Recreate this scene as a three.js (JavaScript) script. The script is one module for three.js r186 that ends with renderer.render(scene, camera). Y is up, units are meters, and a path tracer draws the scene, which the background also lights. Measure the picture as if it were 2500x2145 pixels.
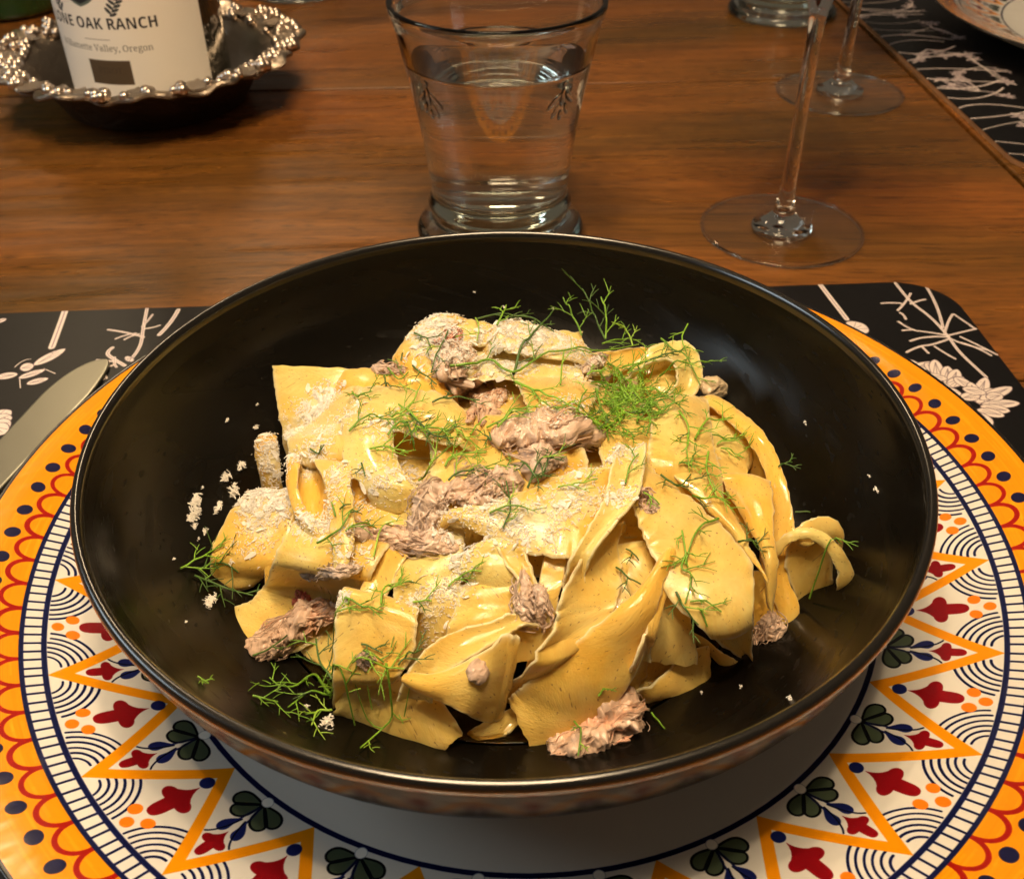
import * as THREE from 'three';
import { mergeGeometries, mergeVertices } from 'three/addons/utils/BufferGeometryUtils.js';
import { RoundedBoxGeometry } from 'three/addons/geometries/RoundedBoxGeometry.js';
import { ImprovedNoise } from 'three/addons/math/ImprovedNoise.js';
import { RectAreaLightUniformsLib } from 'three/addons/lights/RectAreaLightUniformsLib.js';
import { MeshBVH } from 'three-mesh-bvh';

// ------------------------------------------------------------------ camera, light, exposure
const scene = new THREE.Scene();
const camera = new THREE.PerspectiveCamera(46.11, 2500 / 2145, 0.01, 20);
{
  const pitch = 0.6715, roll = -0.0063;
  const fw = new THREE.Vector3(0, -Math.sin(pitch), -Math.cos(pitch)), up0 = new THREE.Vector3(0, Math.cos(pitch), -Math.sin(pitch)), rt0 = new THREE.Vector3(1, 0, 0);
  const rt = rt0.clone().multiplyScalar(Math.cos(roll)).addScaledVector(up0, Math.sin(roll)), up = up0.clone().multiplyScalar(Math.cos(roll)).addScaledVector(rt0, -Math.sin(roll));
  camera.position.set(0.0022, 0.2499, 0.2374);
  camera.quaternion.setFromRotationMatrix(new THREE.Matrix4().makeBasis(rt, up, fw.clone().negate()));
  camera.focus = 0.31; camera.userData.fStop = 26;
}
const renderer = new THREE.WebGLRenderer({ antialias: true });
renderer.toneMapping = THREE.LinearToneMapping;
renderer.toneMappingExposure = 0.94;
renderer.shadowMap.enabled = true;
scene.background = new THREE.Color().setRGB(0.095, 0.074, 0.052);   // the dim evening room
RectAreaLightUniformsLib.init();
const WARM = [1, 0.74, 0.45], COOL = [0.72, 0.9, 1];
const DRUM = { at: [-0.05, 0.98, 0.07], size: 0.42, intensity: 11.5, bulbs: 3, candela: 0.42 };
const LANTERN = { at: [-0.42, 0.95, -1.05], candela: 1.2 };
const WORKLIGHT = { at: [-0.95, 0.62, -0.03], aim: [0, 0.05, 0], size: [0.55, 0.2], intensity: 7 };

// ------------------------------------------------------------------ helpers
function rng(seed) { let a = seed >>> 0; return () => { a |= 0; a = a + 0x6D2B79F5 | 0; let t = Math.imul(a ^ a >>> 15, 1 | a); t = t + Math.imul(t ^ t >>> 7, 61 | t) ^ t; return ((t ^ t >>> 14) >>> 0) / 4294967296; }; }
const perlin = new ImprovedNoise(), N3 = (x, y, z) => perlin.noise(x, y, z);
const fbm = (x, y, z) => N3(x, y, z) * 0.55 + N3(x * 2.1, y * 2.1, z * 2.1 + 7) * 0.28 + N3(x * 4.3, y * 4.3, z * 4.3 + 3) * 0.17;
const V = (x, y, z) => new THREE.Vector3(x, y, z);
const lerp = THREE.MathUtils.lerp, clamp = THREE.MathUtils.clamp, smooth = THREE.MathUtils.smoothstep;
const taken = {};
function numbered(n) { const k = taken[n] = (taken[n] ?? -1) + 1; return k ? `${n}_${String(k).padStart(3, '0')}` : n; }
function mesh(name, geo, mat, parent) { const m = new THREE.Mesh(geo, mat); m.name = name; m.castShadow = m.receiveShadow = true; if (parent) parent.add(m); return m; }
function tag(o, label, category, group) { o.name = numbered(o.name); o.userData.label = label; if (category) o.userData.category = category; if (group) o.userData.group = group; scene.add(o); return o; }
function thing(name, label, category, pos = [0, 0, 0], turn = 0, group) { const g = new THREE.Group(); g.name = name; g.position.set(...pos); g.rotation.y = turn; return tag(g, label, category, group); }
function lathe(pts, seg = 96) { const g = new THREE.LatheGeometry(pts.map(([r, y]) => new THREE.Vector2(Math.max(r, 0) / 1000, y / 1000)), seg); return g; }
// Catmull-Rom through profile corners, in millimetres
function soft(pts, n = 6, t = 0.5) { const c = new THREE.CatmullRomCurve3(pts.map(([r, y]) => V(r, y, 0)), false, 'centripetal', t); return c.getPoints((pts.length - 1) * n).map((p) => [p.x, p.y]); }
function planarUV(g, fx) { const p = g.attributes.position, uv = new Float32Array(p.count * 2); for (let i = 0; i < p.count; i++) { const [u, v] = fx(p.getX(i), p.getY(i), p.getZ(i)); uv[2 * i] = u; uv[2 * i + 1] = v; } g.setAttribute('uv', new THREE.BufferAttribute(uv, 2)); return g; }
function dataTex(w, h, fn, srgb, repeat) {
  const d = new Uint8Array(w * h * 4);
  for (let y = 0; y < h; y++) for (let x = 0; x < w; x++) { const c = fn(x, y), i = (y * w + x) * 4; d[i] = c[0]; d[i + 1] = c[1]; d[i + 2] = c[2]; d[i + 3] = 255; }
  const t = new THREE.DataTexture(d, w, h); t.magFilter = THREE.LinearFilter; t.minFilter = THREE.LinearMipmapLinearFilter; t.generateMipmaps = true;
  if (srgb) t.colorSpace = THREE.SRGBColorSpace; if (repeat) t.wrapS = t.wrapT = THREE.RepeatWrapping; t.needsUpdate = true; return t;
}
function canvasTex(w, h, draw) { const c = document.createElement('canvas'); c.width = w; c.height = h; draw(c.getContext('2d'), w, h); const t = new THREE.CanvasTexture(c); t.colorSpace = THREE.SRGBColorSpace; t.anisotropy = 8; return t; }
// noise that wraps around a tile of period p (in noise cells)
const wrapNoise = (x, y, px, py, s) => { const a = x / px * Math.PI * 2, b = y / py * Math.PI * 2, ra = px / (2 * Math.PI), rb = py / (2 * Math.PI); return N3(Math.cos(a) * ra + s * 13.1, Math.sin(a) * ra + Math.cos(b) * rb, Math.sin(b) * rb + s * 5.7); };
const bumpTex = (w, px, s) => dataTex(w, w, (x, y) => { let v = 0, a = 0.5, p = px; for (let o = 0; o < 3; o++) { v += a * wrapNoise(x / w * p, y / w * p, p, p, s + o); a *= 0.55; p *= 2; } const k = clamp(128 + v * 190, 0, 255); return [k, k, k]; }, false, true);
const repeatOf = (t, x, y) => { const c = t.clone(); c.repeat.set(x, y); c.needsUpdate = true; return c; };
const fineBump = bumpTex(512, 24, 1), broadBump = bumpTex(512, 7, 9);
const phys = (o) => new THREE.MeshPhysicalMaterial(o);
const lin = (r, g, b) => new THREE.Color().setRGB(r, g, b);

// ------------------------------------------------------------------ lamps of the place
function drumPendant() {
  const L = DRUM, g = thing('drum_pendant', 'fabric drum pendant lamp with a glowing warm diffuser hanging over the table', 'lamp', L.at);
  const brass = phys({ color: lin(0.55, 0.36, 0.14), metalness: 1, roughness: 0.35 }), cloth = phys({ color: lin(0.6, 0.5, 0.38), roughness: 0.9, side: THREE.DoubleSide });
  mesh('shade', lathe([[300, 4], [302, 4], [302, 200], [300, 200], [300, 4]], 64), cloth, g); mesh('rod', new THREE.CylinderGeometry(0.006, 0.006, 0.6, 12).translate(0, 0.45, 0), brass, g); mesh('spider', lathe([[0, 150], [300, 150], [300, 154], [0, 154]], 48), brass, g);
  mesh('diffuser', new RoundedBoxGeometry(L.size, 0.004, L.size, 2, 0.0015).translate(0, 0.004, 0), new THREE.MeshStandardMaterial({ color: 0xffffff, emissive: lin(...WARM), emissiveIntensity: 1 }), g);
  for (let k = 0; k < L.bulbs; k++) {                       // bare bulbs on short stems under the diffuser
    const a = k / L.bulbs * Math.PI * 2 + 0.5, x = Math.cos(a) * 0.16, z = Math.sin(a) * 0.16;
    mesh('socket', new THREE.CylinderGeometry(0.012, 0.012, 0.05, 16).translate(x, -0.028, z), brass, g);
    mesh('bulb', new THREE.SphereGeometry(0.016, 20, 14).translate(x, -0.066, z), new THREE.MeshStandardMaterial({ color: 0xffffff, emissive: lin(...WARM), emissiveIntensity: 120 }), g);
    const p = new THREE.PointLight(lin(...WARM), L.candela); p.position.set(x, -0.066, z); p.castShadow = true; p.shadow.radius = 0.8; p.name = 'bulb_light'; g.add(p);
  }
  const r = new THREE.RectAreaLight(lin(...WARM), L.intensity, L.size, L.size); r.rotation.x = -Math.PI / 2; r.position.y = -0.002; r.name = 'drum_light'; g.add(r);
}
function workLight() {
  const L = WORKLIGHT, g = thing('strip_lamp', 'cool white strip lamp in a grey housing beside the table', 'lamp', L.at);
  g.lookAt(V(...L.aim));
  const grey = phys({ color: lin(0.3, 0.3, 0.3), roughness: 0.5 });
  mesh('housing', new RoundedBoxGeometry(L.size[0] + 0.03, L.size[1] + 0.03, 0.04, 3, 0.008).translate(0, 0, -0.024), grey, g);
  mesh('diffuser', new RoundedBoxGeometry(L.size[0], L.size[1], 0.004, 2, 0.0015), new THREE.MeshStandardMaterial({ color: 0xffffff, emissive: lin(...COOL), emissiveIntensity: 0.6 }), g);
  const r = new THREE.RectAreaLight(lin(...COOL), L.intensity, L.size[0], L.size[1]); r.position.z = 0.006; r.rotation.y = Math.PI; r.name = 'strip_light'; g.add(r);
}
function lantern() {
  const L = LANTERN, g = thing('pendant_lantern', 'single warm globe pendant lamp hanging beyond the wine bottle', 'lamp', L.at);
  const brass = phys({ color: lin(0.55, 0.36, 0.14), metalness: 1, roughness: 0.35 });
  mesh('cap', lathe([[0, 74], [22, 72], [28, 60], [26, 52], [0, 52]], 32), brass, g); mesh('rod', new THREE.CylinderGeometry(0.004, 0.004, 0.6, 12).translate(0, 0.372, 0), brass, g);
  mesh('globe', new THREE.SphereGeometry(0.06, 32, 20), new THREE.MeshStandardMaterial({ color: 0xffffff, emissive: lin(...WARM), emissiveIntensity: 30 }), g);
  const p = new THREE.PointLight(lin(...WARM), L.candela); p.castShadow = true; p.shadow.radius = 3; p.name = 'globe_light'; g.add(p);
}
drumPendant(); lantern(); workLight();

// ------------------------------------------------------------------ dining table
const woodTex = dataTex(2048, 1024, (x, y) => {
  const u = x / 2048, v = y / 1024, w = wrapNoise(u * 3, v * 4, 3, 4, 2) * 0.9;
  const g1 = wrapNoise(u * 7, v * 70 + w * 3, 7, 70, 3), g2 = wrapNoise(u * 26, v * 260, 26, 260, 4), g3 = wrapNoise(u * 5, v * 9, 5, 9, 6), pore = wrapNoise(u * 130, v * 480, 130, 480, 5);
  let t = 0.5 + g1 * 0.2 + g2 * 0.3 + g3 * 0.3;
  const dark = pore > 0.2 ? (pore - 0.2) * 1.5 : 0, knot = smooth(wrapNoise(u * 4, v * 9, 4, 9, 11), 0.46, 0.62) * 0.35;
  t = clamp(t - dark - knot, 0, 1);
  const a = [74, 45, 16], b = [138, 86, 32];
  return [0, 1, 2].map((i) => lerp(a[i], b[i], t) + (i === 0 ? g3 * 10 : 0));
}, true, true);
const woodRough = dataTex(512, 512, (x, y) => { const k = 120 + wrapNoise(x / 512 * 14, y / 512 * 60, 14, 60, 8) * 70 + wrapNoise(x / 512 * 5, y / 512 * 5, 5, 5, 12) * 60; return [k, k, k].map((q) => clamp(q, 40, 230)); }, false, true);
const woodBump = dataTex(1024, 1024, (x, y) => { const k = 128 + wrapNoise(x / 1024 * 20, y / 1024 * 220, 20, 220, 15) * 120; return [k, k, k]; }, false, true);
{
  const TURN = THREE.MathUtils.degToRad(2.6);
  const table = thing('dining_table', 'brown varnished wooden table top of wide boards under the place settings', 'table', [0, 0, 0], TURN);
  const wood = phys({ map: woodTex, roughnessMap: woodRough, roughness: 0.72, bumpMap: woodBump, bumpScale: 0.00012, specularIntensity: 0.8 });
  const board = (x0, x1, z0, z1, along, du, dv) => {
    const g = new RoundedBoxGeometry(x1 - x0, 0.028, z1 - z0, 2, 0.0014); g.translate((x0 + x1) / 2, -0.014, (z0 + z1) / 2);
    planarUV(g, (x, y, z) => along ? [x / 1.1 + du, (z - y) / 0.55 + dv] : [z / 1.1 + du, (x - y) / 0.55 + dv]);
    return mesh('plank', g, wood, table);
  };
  const endX = 0.3045;                                       // joint with the cross board at the table's right end
  [[-1.15, -0.8365], [-0.834, -0.4675], [-0.465, -0.106], [-0.1045, 0.26], [0.2615, 0.6]].forEach(([a, b], i) => board(-1.2, endX - 0.0016, a, b, true, i * 0.37 + 0.12, i * 0.29 + 0.11));
  board(endX + 0.0016, 1.05, -1.15, 0.6, true, 0.55, 0.63);
}

// ------------------------------------------------------------------ placemats
const MAT = {"c":[-24.9,-12.4],"st":[[3,-167.5,-166.8,-165.8,-148.9,-164.7,-134.9],[0.5,-171.3,-112.0,-168.8,-104.9],[0.5,-163.3,-118.5,-157.5,-114.6],[0.5,-175.9,-120.6,-174.4,-126.5,-171.0,-126.3],[1.6,-130.4,-165.0,-128.5,-147.7,-125.8,-130.7,-128.5,-122.8],[1.3,-126.6,-140.4,-133.8,-144.8,-143.7,-147.7],[1.1,-130.8,-143.9,-135.5,-142.9,-138.6,-139.9],[1.1,-129.3,-143.2,-133.1,-141.5,-134.6,-139.0],[1.1,-129.2,-149.1,-127.7,-153.7,-126.7,-159.2],[1,-127.7,-147.4,-123.9,-147.7,-121.5,-149.9],[2,-115.8,-162.6,-116.8,-151.0,-120.2,-141.9],[1.8,-138.3,-132.8,-140.5,-129.2,-135.9,-123.9,-129.9,-118.7],[1.2,-142.6,-123.8,-138.3,-122.9,-132.5,-121.3],[1.2,-141.1,-115.3,-137.7,-117.4,-134.2,-119.6],[1.4,-141.3,-108.2,-136.3,-109.1],[1,-137.1,-113.8,-135.1,-109.6],[1.2,-135.5,-125.2,-135.0,-120.2,-133.0,-117.7],[2.4,182.0,-165.9,183.6,-149.6,185.0,-134.2],[0.7,188.8,-118.0,192.1,-115.3,195.7,-111.2],[1.5,217.8,-164.2,218.1,-147.3,223.0,-134.3,224.7,-118.2,224.3,-106.8,225.9,-96.9,228.2,-86.1],[1.4,231.0,-162.3,230.8,-145.0,225.1,-124.7],[1.2,205.1,-146.5,209.8,-147.1,213.9,-145.9],[1.2,210.3,-140.0,216.2,-146.0,221.5,-154.3],[1.2,218.1,-145.1,222.1,-147.7,226.1,-148.5],[1.2,207.3,-130.6,210.0,-123.1,217.9,-121.3,224.6,-118.0],[1.2,206.5,-123.4,210.9,-123.7],[1.2,206.9,-114.9,214.9,-118.9,224.2,-116.9],[1.2,202.1,-106.4,209.0,-110.9,215.5,-111.1,224.3,-115.4],[1.2,215.7,-109.9,217.9,-104.7,220.7,-100.2],[1.2,210.2,-110.2,211.1,-105.2],[1.2,233.6,-135.0,228.4,-128.5,223.5,-118.9],[1.2,234.3,-134.9,236.4,-129.3,238.7,-122.5],[1.2,224.6,-118.0,232.0,-120.3,239.1,-122.5],[1.2,226.8,-112.9,232.7,-110.0,236.9,-101.6],[1.2,229.8,-116.6,234.8,-109.8,239.6,-102.0],[1.2,224.2,-116.9,226.3,-111.7,236.7,-105.9],[1.2,211.2,-132.4,211.9,-136.5,210.6,-137.9],[0.9,214.8,-54.8,215.7,-48.2,216.5,-40.7]],"pe":[[-173.5,-119.2,-168.1,-121.3,4.5],[-168.4,-121.3,-158.4,-133.5,4],[-172.9,-115.0,-182.2,-113.3,3.5],[-171.9,-112.0,-162.4,-117.9,3],[-167.3,-107.7,-159.2,-111.2,3],[-191.8,-160.1,-197.0,-156.4,2.5],[-173.7,-83.5,-167.5,-89.4,6],[-173.4,-82.4,-165.6,-84.5,6],[-173.0,-81.3,-164.7,-78.7,6],[-172.7,-80.3,-165.1,-74.1,6],[-127.9,-124.6,-130.1,-122.3,4],[183.9,-124.9,191.3,-129.7,8],[197.0,-102.2,205.2,-93.5,4],[199.2,-93.9,212.4,-97.8,4],[207.0,-98.1,211.0,-87.2,4],[212.0,-100.2,207.9,-86.3,4],[215.5,-95.2,210.1,-81.6,4],[218.6,-92.6,210.5,-79.3,4],[218.9,-86.7,209.6,-80.4,4],[202.2,-89.0,211.9,-86.0,4],[205.1,-84.2,210.9,-77.0,4],[215.0,-87.0,219.6,-78.7,4],[206.6,-79.5,213.3,-74.6,4],[228.2,-86.1,217.3,-70.0,4],[220.2,-83.2,217.7,-67.8,4],[228.1,-78.1,216.9,-68.9,4],[235.8,-78.7,219.0,-70.9,4],[234.1,-67.8,218.3,-67.7,4],[228.0,-62.8,217.3,-66.7,4],[224.4,-59.9,215.1,-64.7,4],[217.3,-54.6,213.4,-63.8,4],[214.6,-57.4,210.9,-67.1,4],[212.1,-63.8,210.1,-71.5,4],[211.8,-72.5,220.4,-74.1,4],[215.1,-79.0,223.5,-75.0,4],[229.5,-73.5,222.1,-71.8,4]]};
const INK = '#050406', CREAM = '#d8cac2';
function petal(c, x0, y0, x1, y1, w, fill = CREAM) {
  const dx = x1 - x0, dy = y1 - y0, L = Math.hypot(dx, dy) || 1, nx = -dy / L * w / 2, ny = dx / L * w / 2;
  c.beginPath(); c.moveTo(x0, y0); c.bezierCurveTo(x0 + dx * 0.15 + nx * 1.2, y0 + dy * 0.15 + ny * 1.2, x0 + dx * 0.85 + nx, y0 + dy * 0.85 + ny, x1, y1); c.bezierCurveTo(x0 + dx * 0.85 - nx, y0 + dy * 0.85 - ny, x0 + dx * 0.15 - nx * 1.2, y0 + dy * 0.15 - ny * 1.2, x0, y0);
  c.fillStyle = fill; c.fill(); c.lineWidth = 0.3; c.strokeStyle = '#5b4a55'; c.stroke();
  c.lineWidth = 0.22; for (const k of [-0.22, 0, 0.25]) { c.beginPath(); c.moveTo(x0 + dx * 0.15, y0 + dy * 0.15); c.lineTo(x0 + dx * 0.8 + nx * k * 2, y0 + dy * 0.8 + ny * k * 2); c.stroke(); }
}
function stroke(c, w, p) {
  c.lineCap = c.lineJoin = 'round'; c.strokeStyle = CREAM; c.lineWidth = w; c.beginPath(); c.moveTo(p[0], p[1]);
  if (p.length === 4) c.lineTo(p[2], p[3]); else { for (let i = 2; i + 3 < p.length; i += 2) { const last = i + 5 >= p.length; c.quadraticCurveTo(p[i], p[i + 1], last ? p[i + 2] : (p[i] + p[i + 2]) / 2, last ? p[i + 3] : (p[i + 1] + p[i + 3]) / 2); } }
  c.stroke();
  if (w > 1) { c.strokeStyle = '#8a7480'; c.lineWidth = w * 0.18; c.stroke(); }
}
function flora(c, r, x, y, size, n) {   // a printed spray: stems, leaves and a petalled head
  for (let k = 0; k < n; k++) {
    const a = r() * 6.28, L = size * (0.5 + r() * 0.9), ex = x + Math.cos(a) * L, ey = y + Math.sin(a) * L, mx = (x + ex) / 2 + (r() - 0.5) * size * 0.5, my = (y + ey) / 2 + (r() - 0.5) * size * 0.5;
    stroke(c, 0.9 + r() * 0.9, [x, y, mx, my, ex, ey]);
    for (let j = 0; j < 4; j++) { const t = 0.3 + 0.2 * j, px = lerp(x, ex, t), py = lerp(y, ey, t), b = a + (j % 2 ? 1 : -1) * (0.6 + r() * 0.5), l = size * 0.22; petal(c, px, py, px + Math.cos(b) * l, py + Math.sin(b) * l, l * 0.35); }
    if (r() > 0.35) for (let j = 0; j < 9; j++) { const b = j / 9 * 6.28 + r(), l = size * (0.18 + r() * 0.14); petal(c, ex, ey, ex + Math.cos(b) * l, ey + Math.sin(b) * l, l * 0.42); }
  }
}
function lint(c, seed) { const r = rng(seed * 31); for (let k = 0; k < 5200; k++) { c.fillStyle = r() > 0.25 ? `rgba(20,14,18,${0.15 + r() * 0.4})` : `rgba(190,165,155,${r() * 0.12})`; c.beginPath(); c.ellipse(-240 + r() * 480, -165 + r() * 330, 0.15 + r() * r() * 1.1, 0.1 + r() * 0.25, r() * 3, 0, 7); c.fill(); } }   // worn, grainy printing ink
const matTop = (tex) => phys({ map: tex, roughness: 0.42, bumpMap: repeatOf(fineBump, 30, 20), bumpScale: 0.00003, specularIntensity: 0.9 });
const cork = phys({ color: lin(0.26, 0.12, 0.045), roughness: 0.8 });
function placemat(label, x, z, turn, tex) {
  const g = thing('placemat', label, 'placemat', [x, 0, z], turn, 'printed placemats'), W = 0.48, D = 0.33, R = 0.026, s = new THREE.Shape();
  const a = W / 2, b = D / 2;
  s.moveTo(-a + R, -b); s.lineTo(a - R, -b); s.absarc(a - R, -b + R, R, -Math.PI / 2, 0); s.lineTo(a, b - R); s.absarc(a - R, b - R, R, 0, Math.PI / 2); s.lineTo(-a + R, b); s.absarc(-a + R, b - R, R, Math.PI / 2, Math.PI); s.lineTo(-a, -b + R); s.absarc(-a + R, -b + R, R, Math.PI, Math.PI * 1.5);
  const base = new THREE.ExtrudeGeometry(s, { depth: 0.0032, bevelEnabled: false, curveSegments: 10 }).rotateX(Math.PI / 2).translate(0, 0.0034, 0);
  mesh('cork_backing', base, cork, g);
  const top = new THREE.ExtrudeGeometry(s, { depth: 0.0004, bevelEnabled: true, bevelSize: 0.0002, bevelThickness: 0.0002, bevelSegments: 2, curveSegments: 10 }).rotateX(Math.PI / 2).translate(0, 0.0040, 0);
  planarUV(top, (px, py, pz) => [(px + a) / W, 1 - (pz + b) / D]);
  mesh('printed_sheet', top, matTop(tex), g);
  return g;
}
const nearMat = canvasTex(2048, 1408, (c, w, h) => {
  c.fillStyle = INK; c.fillRect(0, 0, w, h); c.scale(w / 480, h / 330); c.translate(240, 165);
  for (const [k, ...p] of MAT.st) stroke(c, k, p);
  for (const [x0, y0, x1, y1, k] of MAT.pe) petal(c, x0, y0, x1, y1, k * 1.7);
  lint(c, 1); const r = rng(5); for (const [x, y] of [[-150, 60], [-60, 110], [90, 100], [190, 90]]) flora(c, r, x, y, 40, 5);
});
const farMat = canvasTex(1408, 968, (c, w, h) => {
  c.fillStyle = INK; c.fillRect(0, 0, w, h); c.scale(w / 480, h / 330); c.translate(240, 165);
  const r = rng(23); for (const [x, y] of [[-200, 130], [-140, 142], [-95, 110], [-60, 140], [-20, 120], [30, 142], [70, 118], [115, 140], [-170, 70], [160, 120], [-215, 60], [200, 90]]) flora(c, r, x, y, 24, 5);
  for (let k = 0; k < 26; k++) { const x = -235 + k * 18, y = 165; stroke(c, 0.8 + r(), [x, y, x + (r() - 0.5) * 30, y - 20, x + (r() - 0.5) * 40, y - 40 - r() * 20]); }
});
placemat('black botanical placemat under the patterned plate and the bowl of pasta', MAT.c[0] / 1000, MAT.c[1] / 1000, THREE.MathUtils.degToRad(3.2), nearMat);
placemat('black botanical placemat at the next seat, beside the wine glasses', 0.2805 + 0.165, -0.562, THREE.MathUtils.degToRad(-86.5), farMat);

// ------------------------------------------------------------------ patterned plates
const plateTex = canvasTex(2048, 2048, (c, w) => {
  const S = 172, NAVY = '#10163f', ORANGE = '#e88f0a', RED = '#7e0d15', GREEN = '#46523f', DOT = '#f07a18', WHITE = '#dbd7d0', T = Math.PI * 2;
  c.scale(w / (2 * S), w / (2 * S)); c.translate(S, S);
  const disc = (r, f) => { c.fillStyle = f; c.beginPath(); c.arc(0, 0, r, 0, T); c.fill(); };
  disc(S, '#14120f'); disc(169.2, ORANGE);
  const r0 = rng(3);                                       // hand-painted streaks in the orange
  for (let k = 0; k < 900; k++) { const a = r0() * T, r = 152 + r0() * 17, l = 0.03 + r0() * 0.12; c.strokeStyle = r0() > 0.5 ? 'rgba(255,176,40,0.22)' : 'rgba(226,128,4,0.2)'; c.lineWidth = 0.3 + r0() * 0.6; c.beginPath(); c.arc(0, 0, r, a, a + l); c.stroke(); }
  const pol = (r, a) => [Math.cos(a) * r, Math.sin(a) * r], P0 = THREE.MathUtils.degToRad(6.3), dA = T / 24;
  for (let k = 0; k < 96; k++) {                              // scallops and dots
    const a = P0 + (k + 0.2) * T / 96, h = T / 192, [x0, y0] = pol(152.6, a - h), [x1, y1] = pol(152.6, a + h), [cx, cy] = pol(162.6, a);
    c.strokeStyle = '#95160c'; c.lineWidth = 1.2 + r0() * 0.35; c.lineCap = 'round'; c.beginPath(); c.moveTo(x0, y0); c.bezierCurveTo(...pol(160.4, a - h * 0.9), ...pol(160.4, a + h * 0.9), x1, y1); c.stroke();
    c.fillStyle = '#16163a'; c.beginPath(); c.ellipse(...pol(160.9 + r0() * 0.4, a + h + (r0() - 0.5) * 0.004), 2.35, 2.1, r0() * 3, 0, T); c.fill();
  }
  disc(152.4, NAVY); disc(151.2, WHITE);
  c.strokeStyle = NAVY; c.lineWidth = 0.75; for (let k = 0; k < 288; k++) { const a = k * T / 288 + (r0() - 0.5) * 0.003; c.beginPath(); c.moveTo(...pol(146, a)); c.lineTo(...pol(151.6, a)); c.stroke(); }
  disc(146.9, NAVY); disc(145.5, WHITE);
  for (let k = 0; k < 24; k++) {                              // fans of arcs beside each star tip
    const a = P0 + k * dA, [tx, ty] = pol(145.6, a);
    for (const s of [-1, 1]) {
      const inner = pol(113, a), ux = inner[0] - tx, uy = inner[1] - ty, L = Math.hypot(ux, uy), base = Math.atan2(uy, ux);
      c.save(); c.beginPath(); c.arc(0, 0, 145.4, 0, T); c.clip();
      const off = s * dA * 0.075, [fx, fy] = pol(146.5, a + off * 1.0);
      c.strokeStyle = NAVY; c.lineCap = 'round';
      for (let j = 0; j < 6; j++) { const R = 4.2 + j * 1.85 + (r0() - 0.5) * 0.2, e = 1.5 - j * 0.03 + (r0() - 0.5) * 0.1; c.lineWidth = 0.6 + r0() * 0.16; c.beginPath(); if (s < 0) c.arc(fx, fy, R, base, base + e); else c.arc(fx, fy, R, base - e, base); c.stroke(); }
      c.restore();
    }
  }
  c.fillStyle = WHITE;                                        // star points cover the fan ends
  c.beginPath(); for (let k = 0; k < 24; k++) { const a = P0 + k * dA; c.lineTo(...pol(144.2, a)); c.lineTo(...pol(115.4, a + dA / 2)); } c.closePath(); c.fill();
  c.strokeStyle = ORANGE; c.lineWidth = 3.1; c.lineJoin = 'miter'; c.miterLimit = 3; c.beginPath(); for (let k = 0; k < 24; k++) { const a = P0 + k * dA; c.lineTo(...pol(142.4, a)); c.lineTo(...pol(115.6, a + dA / 2)); } c.closePath(); c.stroke();
  const at = (a, r, fn, mirror = 1) => { c.save(); c.rotate(a); c.translate(r, 0); c.scale(1, mirror); fn(); c.restore(); };   // +x points outward
  const blob = (x, y, rx, ry, rot, f) => { c.fillStyle = f; c.beginPath(); c.ellipse(x + (r0() - 0.5) * 0.5, y + (r0() - 0.5) * 0.5, rx * (0.94 + r0() * 0.14), ry * (0.94 + r0() * 0.14), rot + r0(), 0, T); c.fill(); };
  const fleur = (k) => { c.scale(1, 1.34);                                      // stem end at 0, tongue pointing outward
    c.fillStyle = RED; c.beginPath(); c.moveTo(0, 0); c.quadraticCurveTo(3 * k, -0.4 * k, 4.6 * k, -2.2 * k); c.bezierCurveTo(5.2 * k, -4.6 * k, 8.6 * k, -4.4 * k, 8.4 * k, -1.6 * k);
    c.bezierCurveTo(10 * k, -1.5 * k, 14 * k, -1.9 * k, 14 * k, 0); c.bezierCurveTo(14 * k, 1.9 * k, 10 * k, 1.5 * k, 8.4 * k, 1.6 * k); c.bezierCurveTo(8.6 * k, 4.4 * k, 5.2 * k, 4.6 * k, 4.6 * k, 2.2 * k); c.quadraticCurveTo(3 * k, 0.4 * k, 0, 0); c.fill();
  };
  const heart = () => { c.fillStyle = GREEN; c.strokeStyle = '#0c1016'; c.lineWidth = 0.55; for (const s of [-1, 1]) { c.beginPath(); c.moveTo(0, 0); c.bezierCurveTo(1.2, s * 0.6, 3.2, s * 4.4, 6, s * 3.2); c.bezierCurveTo(8, s * 2.2, 7.2, s * 0.1, 6.2, s * 0.15); c.bezierCurveTo(4, s * 0.3, 2, s * 0.1, 0, 0); c.fill(); c.stroke(); } };
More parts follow.
